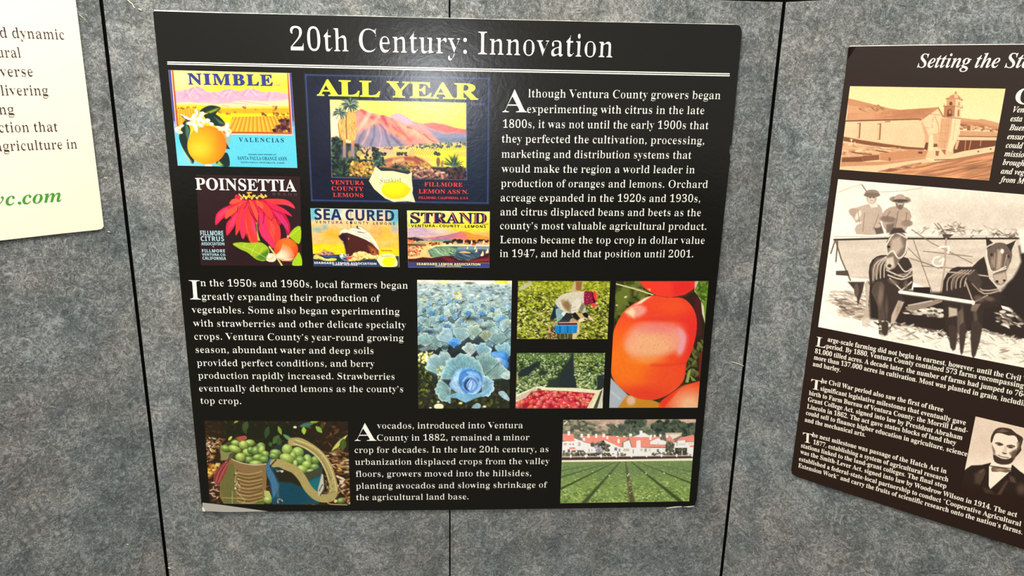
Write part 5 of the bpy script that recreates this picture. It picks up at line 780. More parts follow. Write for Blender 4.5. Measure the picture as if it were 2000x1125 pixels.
    # side building and ground
    p.poly([(1380, 535), (1790, 550), (1785, 605), (1365, 600)], S(.62)); p.line([(1365, 598), (1785, 604)], 10, S(.2)); p.poly([(1385, 608), (1785, 612), (1780, 640), (1345, 640)], S(.85)); p.poly([(1345, 640), (1780, 642), (1765, 705), (1420, 760), (1300, 790), (1310, 720)], S(.14), soft=6); p.lines([[(1440, 650), (1432, 750)], [(1500, 640), (1478, 740)], [(1610, 645), (1600, 700)]], 10, S(.5)); p.poly([(1340, 645), (1372, 645), (1345, 740), (1320, 740)], S(.75)); p.poly([(1420, 765), (1765, 710), (1755, 770), (1140, 860), (1000, 830), (1100, 790), (1300, 800)], S(.88)); p.line([(1100, 858), (1300, 850), (1750, 772)], 10, S(.2)); p.ell(1580, 765, 12, 8, S(.2)); p.ell(1715, 738, 12, 8, S(.2))
    p.poly([(1010, 830), (1020, 760), (1120, 750), (1220, 740), (1310, 790), (1250, 830), (1100, 850)], S(.85)); p.poly([(1110, 755), (1150, 760), (1140, 812), (1110, 810)], S(.3)); p.poly([(1170, 745), (1225, 745), (1215, 805)], S(.35)); p.poly([(1220, 770), (1310, 765), (1300, 800), (1215, 808)], S(.8))
    p.poly([(100, 600), (300, 640), (560, 680), (800, 712), (985, 725), (980, 750), (700, 735), (400, 700), (95, 650)], S(.22), soft=10); p.poly([(90, 665), (380, 700), (640, 740), (920, 745), (1020, 760), (1010, 830), (600, 860), (80, 870)], S(.7), soft=10); p.dabs(90, [(90, 680), (400, 710), (900, 740), (900, 770), (400, 790), (85, 830)], (14, 44), (5, 12), (-.1, .3), [S(.85), S(.6), S(.45), S(.78)], (.5, .9), sd=5); p.lines([[(195, 770), (300, 790), (405, 795)], [(455, 752), (600, 775)]], 11, S(.12)); p.poly([(500, 780), (920, 745), (1030, 755), (1000, 820), (600, 870), (500, 860)], S(.52), soft=8); p.poly([(310, 810), (490, 800), (490, 855), (310, 875)], S(.25), soft=6); p.poly([(80, 830), (310, 820), (310, 880), (75, 885)], S(.2), soft=16); p.rect(920, 765, 965, 788, S(.12)); p.lines([[(185, 630), (185, 680)], [(222, 660), (225, 690)]], 9, S(.95)); p.ell(185, 635, 14, 8, S(.95)); p.ell(605, 850, 14, 22, S(.3), soft=8)
    p.poly([(70, 885), (600, 870), (1000, 825), (1000, 850), (500, 920), (60, 935)], S(.55), soft=10); p.poly([(60, 930), (500, 915), (980, 850), (1100, 870), (700, 960), (460, 985), (60, 962)], S(.86), soft=10); p.poly([(460, 985), (900, 890), (1100, 880), (1755, 775), (1697, 1083), (600, 1000)], S(.5), soft=8); p.clip([(460, 985), (900, 890), (1100, 880), (1755, 775), (1697, 1083), (600, 1000)], soft=10); p.grain(260, 14, .42, 6, rot=-.2); p.clip(); p.dabs(34, [(480, 985), (900, 895), (1000, 875), (900, 930), (560, 985)], (20, 60), (5, 11), (-.3, 0), [S(.25), S(.4), S(.8)], (.5, .9), sd=7); p.poly([(1140, 880), (1755, 775), (1745, 800), (1160, 900)], S(.4), soft=14); p.grain(14, 10, .05, 8)
    return p
def paint_horses_photo():
    p = Pic(HORSE_QUAD, (1590, 340), 3.0415); hi, mid, lo = (255, 250, 232), (182, 158, 138), (20, 12, 10)
    S = lambda v: sep(v, hi, lo, mid)
    p.vgrad([(30, S(.9)), (300, S(.95)), (420, S(.96)), (700, S(.98)), (1100, S(1.))], tilt=.08); p.poly([(560, 130), (1700, 150), (1700, 420), (620, 330)], S(.76), soft=140); p.grain(60, 20, .03, 2)
    p.lines([[(145, 108), (280, 62), (310, 100), (480, 104), (640, 82)]], 5, S(.55), .7, 3); p.line([(285, 64), (310, 100)], 7, S(.4))
    p.dabs(170, [(590, 330), (800, 290), (1230, 330), (1700, 330), (1700, 400), (620, 360)], (8, 22), (2, 5), (-1, 1), [S(.3), S(.5), S(.7), S(.9)], (.5, .9), sd=1); p.dabs(50, [(720, 300), (900, 300), (900, 350), (760, 350)], (8, 26), (2, 5), (-1, 1), [S(.2), S(.35), S(.8)], sd=2)
    # two men
    def man(pts_shirt, c, head, hat):
        p.poly(pts_shirt, c, sm=2)
    p.poly([(250, 200), (330, 175), (390, 185), (410, 240), (390, 300), (410, 355), (250, 355), (255, 300), (285, 290), (210, 240), (215, 205)], S(.58), sm=2); p.poly([(205, 215), (250, 200), (270, 280), (250, 290)], S(.5), soft=10); p.ell(262, 245, 14, 30, S(.85), .5, soft=8); p.poly([(320, 170), (370, 165), (380, 195), (340, 200)], S(.85), soft=6); p.ell(342, 142, 30, 36, S(.5), soft=5); p.ell(340, 152, 22, 22, S(.72), soft=8); p.poly([(298, 130), (310, 100), (345, 92), (378, 100), (390, 130), (345, 122)], S(.4), sm=2); p.ell(344, 124, 48, 14, S(.32)); p.ell(343, 158, 9, 3, S(.4), a=.7); p.lines([[(330, 140), (338, 140)], [(350, 140), (358, 140)]], 5, S(.2)); p.poly([(350, 300), (395, 290), (415, 350), (370, 358)], S(.25), soft=8); p.ell(372, 306, 24, 14, S(.6), soft=5); p.lines([[(300, 230), (290, 340)], [(385, 240), (350, 330)], [(260, 210), (270, 290)]], 5, S(.35), .7)
    p.poly([(420, 215), (480, 190), (550, 200), (580, 250), (560, 290), (540, 340), (440, 350), (400, 270)], S(.5), sm=2); p.ell(510, 172, 26, 36, S(.36), soft=4); p.ell(512, 168, 18, 20, S(.66), soft=7); p.ell(512, 186, 9, 4, S(.2), soft=4); p.ell(512, 198, 14, 10, S(.3), soft=5); p.ell(512, 152, 64, 22, S(.4), .06); p.poly([(478, 150), (490, 124), (530, 122), (546, 150)], S(.5), sm=2); p.ell(514, 158, 46, 9, S(.2)); p.lines([[(502, 166), (508, 166)], [(518, 166), (524, 166)]], 5, S(.12)); p.poly([(490, 196), (530, 196), (515, 214)], S(.3)); p.ell(440, 268, 48, 18, S(.34), .1, soft=8); p.ell(552, 292, 34, 20, S(.4), soft=6); p.lines([[(450, 220), (430, 260)], [(550, 230), (545, 280)], [(500, 220), (480, 330)]], 6, S(.3), .7); p.poly([(430, 300), (480, 290), (470, 340), (430, 350)], S(.3), soft=12)
    # wagon bed
    p.poly([(120, 392), (440, 380), (1180, 380), (1700, 385), (1700, 700), (700, 690), (580, 640), (215, 615)], S(.73)); p.clip([(120, 392), (1180, 380), (1700, 385), (1700, 700), (700, 690), (215, 615)]); p.grain(160, 30, .08, 4); p.clip(); p.line([(120, 390), (430, 382), (800, 384), (1180, 382), (1700, 386)], 11, S(.1)); p.line([(125, 372), (760, 372), (1180, 366)], 5, S(.5), .7)
    p.lines([[(125, 395), (100, 470)], [(130, 400), (160, 500), (215, 630)], [(140, 400), (130, 520)]], 9, S(.25), .9); p.poly([(130, 575), (200, 572), (210, 605), (130, 600)], S(.2)); p.lines([[(560, 440), (640, 520), (740, 560)], [(580, 330), (700, 410), (940, 530)], [(590, 390), (660, 590), (700, 700)], [(570, 500), (760, 560)], [(650, 458), (940, 490)], [(640, 545), (840, 560)]], 6, S(.35), .85); p.lines([[(785, 380), (775, 560), (750, 720)]], 11, S(.5)); p.poly([(760, 355), (830, 358), (800, 380), (770, 380)], S(.2))
    for L in ([(745, 490), (715, 500), (705, 530), (730, 548), (760, 540), (770, 500), (745, 520)], [(745, 435), (800, 432), (795, 470)]): p.line(L, 10, S(.97), .9, 3)
    # ground and undercarriage shade
    p.dabs(220, [(60, 700), (330, 690), (330, 880), (150, 840)], (10, 30), (3, 7), (-.2, .7), [S(.9), S(.6), S(.4), S(.75)], (.4, .8), sd=5); p.dabs(60, [(150, 740), (300, 760), (300, 860), (160, 830)], (12, 34), (4, 8), (-.2, .6), [S(.3), S(.45), S(.6)], (.5, .9), sd=6); p.poly([(200, 640), (300, 640), (290, 690), (260, 780), (250, 700)], S(.15), soft=8); p.ell(252, 690, 14, 40, S(.25))
    p.poly([(320, 640), (580, 690), (700, 700), (1100, 700), (1260, 560), (1400, 440), (1700, 420), (1700, 1010), (1250, 990), (1000, 930), (850, 960), (700, 930), (480, 890), (330, 860)], S(.08), soft=24)
    p.dabs(70, [(530, 800), (760, 800), (760, 850), (540, 830)], (12, 36), (5, 9), (-.1, .4), [S(.95), S(.8), S(.1)], sd=7); p.dabs(60, [(1050, 850), (1240, 760), (1240, 920), (1080, 900)], (10, 30), (4, 9), (0, .6), [S(.6), S(.3), S(.1), S(.9)], (.5, .9), sd=8); p.rect(590, 672, 690, 706, S(.05)); p.poly([(1110, 780), (1190, 800), (1180, 820), (1120, 800)], S(.95))
    # left horse
    p.poly([(330, 540), (370, 490), (440, 480), (560, 500), (585, 590), (580, 680), (510, 700), (540, 760), (480, 870), (440, 940), (395, 950), (375, 760), (330, 640)], S(.12), sm=2); p.poly([(340, 560), (370, 500), (430, 490), (400, 560), (350, 640)], S(.3), soft=16)
    for k in range(4): p.line([(350 + k * 22, 630 - k * 6), (360 + k * 20, 540), (430 + k * 8, 490)], 7, S(.72), .85, 3)
    p.lines([[(440, 600), (520, 625), (585, 600)], [(450, 620), (520, 690)], [(520, 690), (580, 640)], [(430, 570), (530, 610), (580, 570)]], 9, S(.75), .9, 3); p.lines([[(480, 600), (580, 590)]], 7, S(.5), .8)
    p.poly([(430, 400), (480, 345), (540, 360), (552, 430), (545, 480), (510, 510), (480, 560), (430, 570), (420, 530), (440, 470)], S(.32), sm=2); p.poly([(460, 390), (510, 370), (530, 430), (490, 480), (450, 460)], S(.58), soft=20); p.poly([(430, 500), (470, 490), (480, 550), (440, 572), (422, 545)], S(.7), soft=12); p.ell(448, 545, 12, 10, S(.15), soft=5); p.lines([[(435, 480), (470, 455), (500, 500), (540, 470), (552, 400)], [(430, 420), (480, 350), (552, 380)]], 8, S(.88), .9, 3); p.poly([(445, 360), (470, 320), (520, 320), (550, 350), (500, 350)], S(.15), soft=8); p.ell(444, 432, 9, 7, S(.05)); p.lines([[(500, 530), (540, 580), (580, 560)]], 8, S(.8), .9, 3)
    p.poly([(370, 640), (420, 660), (410, 780), (430, 940), (385, 950), (380, 790), (340, 700)], S(.2), sm=2); p.poly([(300, 650), (332, 660), (320, 780), (330, 880), (300, 905), (285, 880), (310, 760)], S(.6), sm=2); p.poly([(500, 750), (535, 760), (480, 880), (455, 890), (460, 840)], S(.6), soft=8); p.ell(310, 880, 26, 30, S(.75), soft=8); p.poly([(420, 900), (460, 890), (450, 950), (430, 955)], S(.3))
    # right horse
    p.poly([(790, 590), (850, 550), (940, 550), (1010, 490), (1040, 620), (1100, 690), (1100, 780), (1010, 800), (1000, 930), (960, 1060), (930, 1060), (935, 900), (900, 960), (880, 1060), (830, 1040), (790, 960), (760, 700)], S(.1), sm=2)
    for k in range(5): p.line([(790 + k * 26, 690 - k * 6), (800 + k * 26, 620), (880 + k * 18, 570)], 7, S(.66), .8, 3)
    p.lines([[(900, 640), (945, 760)], [(930, 620), (1000, 690), (1110, 680)], [(940, 650), (1010, 710), (1110, 690)], [(950, 760), (1030, 720)], [(770, 580), (900, 590), (1060, 610)]], 9, S(.6), .85, 3); p.poly([(900, 610), (960, 570), (1000, 640), (980, 690)], S(.16), soft=12)
    p.poly([(1025, 440), (1075, 410), (1130, 410), (1175, 450), (1170, 520), (1140, 580), (1145, 630), (1110, 660), (1075, 645), (1060, 590), (1040, 530)], S(.26), sm=2); p.poly([(1020, 370), (1065, 410), (1040, 440), (1025, 430)], S(.1)); p.poly([(1140, 420), (1185, 400), (1200, 390), (1170, 460)], S(.1)); p.poly([(1060, 600), (1140, 580), (1145, 630), (1110, 658), (1075, 640)], S(.58), soft=14); p.poly([(1090, 450), (1120, 450), (1110, 560), (1080, 570)], S(.5), soft=16); p.ell(1118, 458, 10, 14, S(.92), soft=6); p.ell(1087, 638, 9, 8, S(.08), soft=4); p.ell(1130, 632, 8, 7, S(.1), soft=4); p.lines([[(1025, 450), (1030, 520), (1060, 580), (1140, 560)], [(1030, 430), (1070, 410)], [(1060, 590), (1140, 548)]], 8, S(.85), .9, 3); p.ell(1056, 480, 8, 10, S(.04)); p.ell(1155, 490, 7, 10, S(.05)); p.lines([[(1075, 470), (1070, 550)], [(1145, 480), (1130, 550)]], 7, S(.55), .7)
    p.poly([(850, 820), (880, 800), (900, 960), (880, 1060), (850, 1040)], S(.24), soft=10); p.poly([(800, 790), (850, 800), (850, 840), (800, 850)], S(.6), soft=10); p.poly([(940, 770), (990, 770), (960, 820), (930, 810)], S(.35), soft=10)
    for (x, y, a, b_, r, v) in [(395, 720, 14, 60, .1, .36), (470, 640, 30, 14, .4, .3), (360, 590, 10, 40, .2, .42), (545, 660, 12, 30, 0, .3), (430, 800, 10, 60, 0, .26), (500, 800, 10, 40, .3, .4), (830, 640, 10, 40, .2, .34), (980, 740, 30, 20, .3, .28), (1040, 740, 30, 14, .2, .3), (880, 860, 9, 60, 0, .3), (960, 860, 12, 60, -.1, .26), (870, 600, 40, 10, -.3, .36), (1060, 520, 8, 30, 0, .5), (1150, 530, 7, 30, 0, .46), (1240, 700, 30, 60, .3, .2), (1330, 640, 20, 80, .2, .22)]: p.ell(x, y, a, b_, S(v), r, soft=14, a=.75)
    p.dabs(120, [(330, 870), (480, 880), (700, 920), (860, 950), (1000, 920), (1250, 985), (1260, 1000), (1000, 960), (850, 985), (690, 950), (330, 900)], (8, 26), (3, 8), (-.6, .9), [S(.1), S(.95), S(.6), S(.2), S(.85)], (.6, 1), sd=31)
    # pole, hooves straw
    p.line([(510, 700), (720, 728), (945, 762)], 20, S(.97)); p.line([(510, 712), (940, 774)], 5, S(.3), .8); p.poly([(540, 790), (690, 755), (740, 740), (760, 760), (600, 810)], S(.4), sm=2); p.line([(560, 780), (700, 752)], 8, S(.8), .8); p.ell(945, 764, 10, 14, S(.9))
    p.poly([(380, 960), (520, 905), (700, 950), (820, 990), (850, 1000), (1000, 940), (1250, 1000), (1700, 1050), (1700, 1300), (1000, 1100), (400, 990)], S(.92), soft=30); p.dabs(260, [(330, 900), (560, 900), (700, 940), (1000, 940), (1640, 1040), (1640, 1180), (1000, 1080), (400, 970)], (10, 34), (2, 6), (-.5, .9), [S(.96), S(.8), S(.6), S(.4), S(.98)], (.5, .9), sd=9)
    for P in [[(405, 880), (440, 880), (435, 955), (405, 950)], [(800, 900), (850, 920), (840, 1040), (810, 1030)], [(865, 900), (905, 900), (885, 1058), (868, 1056)], [(935, 880), (1000, 900), (960, 1075), (935, 1072)]]: p.poly(P, S(.14), soft=8, sm=2)
    p.poly([(1215, 430), (1280, 420), (1500, 500), (1650, 560), (1650, 900), (1250, 880), (1130, 700), (1180, 620), (1230, 520)], S(.07), soft=16, sm=2); p.poly([(1210, 330), (1300, 300), (1650, 320), (1650, 440), (1230, 470)], S(.9), soft=14); p.dabs(16, [(1060, 350), (1200, 340), (1220, 380), (1080, 380)], (12, 40), (2, 4), (-1, 1), [S(.3), S(.2)], sd=10); p.grain(8, 8, .06, 11); p.grain(40, 40, .03, 12)
    return p.tone(1.03)
def paint_portrait_photo():
    p = Pic(PORTRAIT_QUAD, (1870, 800), 5.921, 1.2); S = lambda v: sep(v, (252, 234, 212), (26, 15, 10), (150, 122, 100))
    p.vgrad([(80, S(.84)), (500, S(.86)), (700, S(.95)), (1100, S(.9))]); p.grain(80, 80, .03, 2)
    p.poly([(40, 740), (95, 690), (160, 645), (280, 640), (380, 615), (640, 640), (720, 710), (820, 780), (1000, 860), (1400, 960), (1400, 1400), (-60, 1400), (-20, 800)], S(.06), soft=10); p.poly([(-60, 860), (400, 930), (1400, 1020), (1400, 1400), (-60, 1400)], (37, 21, 12), soft=120); p.poly([(200, 740), (290, 700), (340, 720), (270, 870), (200, 850)], S(.2), soft=40); p.poly([(240, 720), (300, 680), (320, 700), (260, 740)], S(.28), soft=16); p.poly([(600, 760), (660, 790), (680, 850), (610, 830)], S(.24), soft=24); p.poly([(460, 980), (560, 830), (590, 820), (500, 980)], S(.24), soft=30); p.ell(740, 920, 50, 60, S(.26), soft=60, a=.8); p.line([(355, 680), (310, 800), (260, 900)], 14, S(.02)); p.poly([(300, 900), (370, 920), (440, 980), (320, 960)], S(.16), soft=30)
    p.poly([(365, 660), (400, 600), (520, 640), (630, 625), (620, 690), (590, 730), (380, 918), (362, 880)], S(.97)); p.poly([(395, 665), (440, 660), (530, 672), (600, 690), (625, 712), (560, 728), (500, 716), (400, 718)], S(.36), sm=2); p.poly([(430, 690), (500, 680), (560, 700), (480, 715)], S(.56), soft=14); p.line([(380, 650), (470, 662), (520, 670)], 10, S(.12), .9, 2); p.line([(520, 670), (620, 680)], 9, S(.15))
    # head
    p.poly([(395, 330), (420, 260), (500, 230), (620, 240), (690, 300), (700, 400), (690, 500), (640, 600), (560, 640), (470, 620), (420, 540), (398, 430)], S(.93), sm=3)
    p.poly([(398, 400), (440, 480), (420, 540), (400, 440)], S(.45), soft=14); p.poly([(412, 520), (460, 540), (500, 560), (560, 572), (620, 555), (660, 500), (680, 520), (640, 600), (590, 632), (500, 632), (430, 600)], S(.14), sm=2, soft=10); p.poly([(600, 500), (690, 450), (690, 520), (650, 580)], S(.3), soft=24)
    p.poly([(384, 375), (388, 320), (420, 250), (470, 212), (540, 208), (620, 225), (680, 275), (740, 310), (760, 345), (735, 430), (740, 470), (690, 530), (665, 540), (690, 470), (700, 360), (660, 300), (590, 300), (500, 272), (440, 280), (412, 340), (400, 380)], S(.14), sm=2); p.poly([(450, 250), (520, 225), (590, 250), (520, 262)], S(.36), soft=20); p.poly([(690, 380), (735, 360), (725, 450), (695, 480)], S(.26), soft=16); p.poly([(690, 385), (712, 380), (705, 430), (690, 440)], S(.6), soft=8)
    p.lines([[(440, 388), (480, 384), (522, 402)]], 14, S(.12), .95, 2); p.lines([[(572, 420), (620, 412), (662, 426)]], 14, S(.12), .95, 2); p.ell(490, 404, 34, 14, S(.25), .1, soft=12); p.ell(615, 434, 34, 14, S(.25), .1, soft=12); p.ell(492, 408, 12, 6, S(.04)); p.ell(612, 438, 12, 6, S(.04)); p.poly([(545, 420), (572, 430), (568, 512), (520, 500)], S(.82), soft=14); p.poly([(510, 492), (545, 500), (574, 506), (560, 516), (530, 512)], S(.15), soft=8); p.line([(470, 528), (520, 546), (590, 556)], 9, S(.2), .95, 2); p.line([(500, 558), (540, 566), (580, 566)], 9, S(.8), .9, 2); p.line([(430, 500), (450, 530)], 9, S(.5), .7, soft=8); p.line([(640, 470), (620, 520)], 10, S(.55), .7, soft=10); p.line([(450, 530), (490, 520)], 8, S(.7), .8); p.grain(9, 9, .05, 4)
    return p.tone(1.06)
HORSE_QUAD = [(143, 30), (1560, 141), (1410, 1175), (25, 910)]
PORTRAIT_QUAD = [(210, 78), (905, 240), (790, 1190), (30, 1015)]
# ---------------------------------------------------------------- setting: floor and wall behind
def floor_mat():
    m = mat('hall_carpet', (.09, .085, .08), .95, .1); N, L, b = nodes(m); n = N.new('ShaderNodeTexNoise'); n.inputs['Scale'].default_value = 90; r = N.new('ShaderNodeValToRGB')
    r.color_ramp.elements[0].color = (.06, .056, .052, 1); r.color_ramp.elements[1].color = (.13, .12, .11, 1); L.new(n.outputs[0], r.inputs[0]); L.new(r.outputs[0], b.inputs['Base Color']); return m
tag(mesh('floor', [(-5, -16, 0), (5, -16, 0), (5, 1.2, 0), (-5, 1.2, 0)], [[0, 1, 2, 3]], None, floor_mat()), kind='structure')
tag(mesh('wall_back', [(-5, 1.2, 0), (5, 1.2, 0), (5, 1.2, 2.9), (-5, 1.2, 2.9)], [[3, 2, 1, 0]], None, mat('painted_wall', (.5, .48, .44), .9, .2)), kind='structure')
# ---------------------------------------------------------------- folding display board
disp = empty('folding_display_board', (0, 0, 0))
tag(disp, 'free-standing folding display board covered in mottled grey loop fabric with black seams', 'display board')
def panel(pl, u0, u1, g0, g1):
    p = slab('panel', pl, [(u0 + .0004, .0), (u1 - .0004, .0), (u1 - .0004, TOP + .006), (u0 + .0004, TOP + .006)], .022, disp, M_TRIM, front=-.004)
    O = [(u0 + g0, .012), (u1 - g1, .012), (u1 - g1, TOP), (u0 + g0, TOP)]
    slab('fabric_face', pl, O, .0045, p, M_FAB, front=0.0, bevel=.0007); return p
panel(MID, -W, 0, .0029, .0015); panel(MID, 0, W, .0015, .0029); panel(RIGHT, 0, W, .0029, .002); panel(LEFT, -W, 0, .002, .0029)
for o_, an in (((0, 0, 0), 0.), ((W, 0, 0), ANG_R / 2), ((-W, 0, 0), -ANG_L / 2)):
    h = Plane(o_, an); slab('hinge_strip', h, [(-.014, .004), (.014, .004), (.014, TOP + .006), (-.014, TOP + .006)], .004, disp, M_TRIM, front=-.0046)
# ---------------------------------------------------------------- centre poster
T = .0055; BOARD = MID.off(T); PR, LT = .00025, .0005
def at(pl, pts): return [tuple(pl.uv(x, y)) for x, y in pts]
poster = empty('history_poster', tuple(BOARD.P(BOARD.uv(np.array(878.), np.array(1000.)))))
tag(poster, 'large black laminated poster titled 20th Century: Innovation with crate labels and crop photographs', 'poster')
slab('poster_board', BOARD, at(BOARD, [(301, 21.5), (420, 25), (600, 29), (880, 35.8), (1150, 42.2), (1440, 48.2), (1446, 52), (1449, 62), (1434, 225), (1429, 281), (1425.2, 286), (1424.4, 296), (1426.6, 304), (1395.2, 600), (1360.5, 975), (1357, 986), (1350, 989), (1180, 992), (880, 996), (600, 998.5), (420, 999.5), (397, 998), (394.4, 993), (372, 760), (349.5, 525), (327.3, 300), (300, 36), (299, 26)]), T, poster, M_BLACK, mat_side=M_CORE)
WHITE = ink((252, 250, 238)); Lw = lambda n, it, m=WHITE, par=poster: lettering(n, BOARD, it, LT, par, m)
z = Z((560, 40), 3.077)
Lw('title_lettering', [text_line(BOARD, '20th Century: Innovation', z(25, 179), z(1956, 222), .0425, dx=.032, dy=.002, bow=.0004)])
for a, b in (((327, 121.2), (1425, 144.2)), ((327, 124.9), (1425, 148))):
    P = [(a[0], a[1] - 1.1), (880, (a[1] + b[1]) / 2 - 1.0 + .9), (b[0], b[1] - 1.1), (b[0], b[1] + 1.1), (880, (a[1] + b[1]) / 2 + 1.2 + .9), (a[0], a[1] + 1.1)]
    mesh('rule_line', BOARD.P(np.array(at(BOARD, P)), LT), [[0, 1, 4, 5][::-1], [1, 2, 3, 4][::-1]], poster, WHITE)
def paragraph(groups, size, drop, dsize):
    it = [text_line(BOARD, t, zz(x0, y0), zz(x1, y1), size) for zz, rows in groups for t, x0, y0, x1, y1 in rows]
    o = Lw('text_paragraph', it); ch, zz, x0, y0, x1, y1 = drop
    Lw('drop_cap', [text_line(BOARD, ch, zz(x0, y0), zz(x1, y1), dsize, dx=.022, dy=.004)], par=o)
za, zb = Z((970, 160), 4.4444), Z((970, 335), 4.4444)
paragraph([(za, [('lthough Ventura County growers began', 275, 133, 1940, 150), ('experimenting with citrus in the late', 265, 268, 1800, 280), ('1800s, it was not until the early 1900s that', 55, 397, 1837, 410), ('they perfected the cultivation, processing,', 45, 525, 1800, 541), ('marketing and distribution systems that', 43, 657, 1688, 667), ('would make the region a world leader in', 43, 785, 1717, 793)]),
           (zb, [('production of oranges and lemons. Orchard', 38, 133, 1830, 142), ('acreage expanded in the 1920s and 1930s,', 35, 258, 1765, 265), ('and citrus displaced beans and beets as the', 33, 380, 1770, 387), ("county's most valuable agricultural product.", 30, 500, 1818, 506), ('Lemons became the top crop in dollar value', 30, 622, 1803, 627), ('in 1947, and held that position until 2001.', 28, 741, 1705, 745)])], .0158, ('A', za, 50, 263, 262, 264), .0442)
za, zb = Z((360, 530), 4.4444), Z((360, 660), 4.4444)
paragraph([(za, [('n the 1950s and 1960s, local farmers began', 143, 127, 1940, 150), ('greatly expanding their production of', 155, 245, 1700, 262), ('vegetables. Some also began experimenting', 67, 360, 1868, 376), ('with strawberries and other delicate specialty', 80, 477, 1925, 493), ("crops. Ventura County's year-round growing", 90, 591, 1903, 605)]),
           (zb, [('season, abundant water and deep soils', 100, 128, 1643, 138), ('provided perfect conditions, and berry', 113, 242, 1652, 250), ('production rapidly increased. Strawberries', 123, 352, 1825, 361), ("eventually dethroned lemons as the county's", 131, 463, 1900, 470), ('top crop.', 143, 570, 495, 574)])], .0151, ('I', za, 52, 243, 146, 245), .0425)
za = Z((685, 812), 5.0)
paragraph([(za, [('vocados, introduced into Ventura', 258, 125, 1680, 120), ('County in 1882, remained a minor', 258, 243, 1743, 237), ('crop for decades. In the late 20th century, as', 40, 362, 1930, 353), ('urbanization displaced crops from the valley', 45, 478, 1940, 470), ('floors, growers moved into the hillsides,', 52, 595, 1762, 587), ('planting avocados and slowing shrinkage of', 53, 712, 1918, 700), ('the agricultural land base.', 55, 823, 1150, 815)])], .0151, ('A', za, 40, 245, 252, 244), .0435)
# crate labels with their lettering
def crate_label(pic, name, label, zoom, org, rows):
    o = print_sheet(name, BOARD, pic, PR, poster, M_INK); o['label'] = label; zz = Z(org, zoom)
    for r in rows:
        t, x0, y0, x1, y1, h, st, c = r[:8]; kw = r[8] if len(r) > 8 else {}
        lettering('label_lettering', BOARD, [text_line(BOARD, t, zz(x0, y0), zz(x1, y1), h, st, kw.get('dx', 0.), kw.get('dy', 0.), track=kw.get('track', 0.))], LT, o, ink(c))
    return o
NB = (52, 58, 130); ND = (20, 60, 100); YL = (240, 240, 60); RD = (226, 66, 66); PB = (170, 206, 216)
crate_label(paint_orange_label(), 'crate_label', 'orange crate label with blossom and valley, lettered NIMBLE', 5.489, (320, 130), [
    ('NIMBLE', 262, 190, 1172, 206, .0206, 'b', NB, dict(dx=-.03, dy=-.022, track=.08)), ('VALENCIAS', 805, 806, 1287, 812, .0085, 'b', ND, dict(dx=.004, track=.16)),
    ('SANTA PAULA ORANGE ASSN.', 792, 998, 1328, 1006, .0069, 'b', ND, dict(dx=.012)), ('GROWN AND PACKED BY', 908, 948, 1205, 950, .0022, 's', ND, dict(track=.08)), ('SANTA PAULA, VENTURA CO., CALIF.', 828, 1032, 1298, 1040, .0026, 'b', ND, dict(dx=-.01))])
crate_label(paint_lemon_year_label(), 'crate_label', 'lemon crate label with palms, mountains and wrapped lemon, lettered ALL YEAR', 4.261, (590, 138), [
    ('ALL', 124, 206, 652, 218, .0298, 'b', YL, dict(dx=-.016, dy=-.02)), ('YEAR', 706, 218, 1466, 240, .0298, 'b', YL, dict(dx=-.016, dy=-.02)),
    ('VENTURA', 238, 946, 517, 950, .0083, 'b', RD, dict(dx=0, track=.04)), ('COUNTY', 247, 996, 512, 1001, .0083, 'b', RD, dict(dx=0, track=.06)), ('LEMONS', 259, 1050, 510, 1054, .0083, 'b', RD, dict(dx=0, track=.06)),
    ('FILLMORE', 1018, 962, 1335, 966, .0083, 'b', RD, dict(dx=0, track=.06)), ("LEMON ASS'N.", 970, 1020, 1385, 1026, .0083, 'b', RD, dict(dx=0)), ('FILLMORE, CALIFORNIA, U.S.A', 970, 1066, 1382, 1070, .0048, 'b', RD, dict(dx=.0)),
    ('Sunkist', 650, 936, 828, 924, .0095, 'b', (150, 150, 120), dict(dx=.03)), ('BRAND', 1408, 290, 1520, 292, .0046, 's', (64, 78, 124), dict(track=.1)), ('* *', 968, 958, 1008, 958, .007, 'b', (60, 80, 130)), ('* *', 1346, 964, 1388, 965, .007, 'b', (60, 80, 130))])
crate_label(paint_poinsettia_label(), 'crate_label', 'crate label with drooping red poinsettia and orange, lettered POINSETTIA', 5.921, (375, 335), [
    ('POINSETTIA', 46, 208, 1208, 230, .0234, 'b', (252, 248, 232), dict(dx=-.002, dy=-.006)), ('BRAND', 935, 276, 1220, 284, .0056, 's', (74, 60, 66), dict(track=.25)),
    ('FILLMORE', 100, 738, 365, 740, .0092, 's', PB, dict(dx=-.01)), ('CITRUS', 104, 803, 373, 805, .0092, 's', PB, dict(dx=-.01, track=.06)), ('ASSOCIATION', 110, 852, 377, 853, .0058, 's', PB, dict(dx=-.01)), ('*', 240, 890, 258, 890, .008, 'b', PB),
    ('FILLMORE', 118, 934, 384, 936, .0062, 's', PB, dict(dx=-.02, track=.08)), ('VENTURA CO.', 118, 972, 396, 976, .0046, 's', PB, dict(dx=-.02, track=.04)), ('CALIFORNIA', 124, 1018, 396, 1022, .006, 's', PB, dict(dx=-.015, track=.03))])
SN = (36, 44, 84)
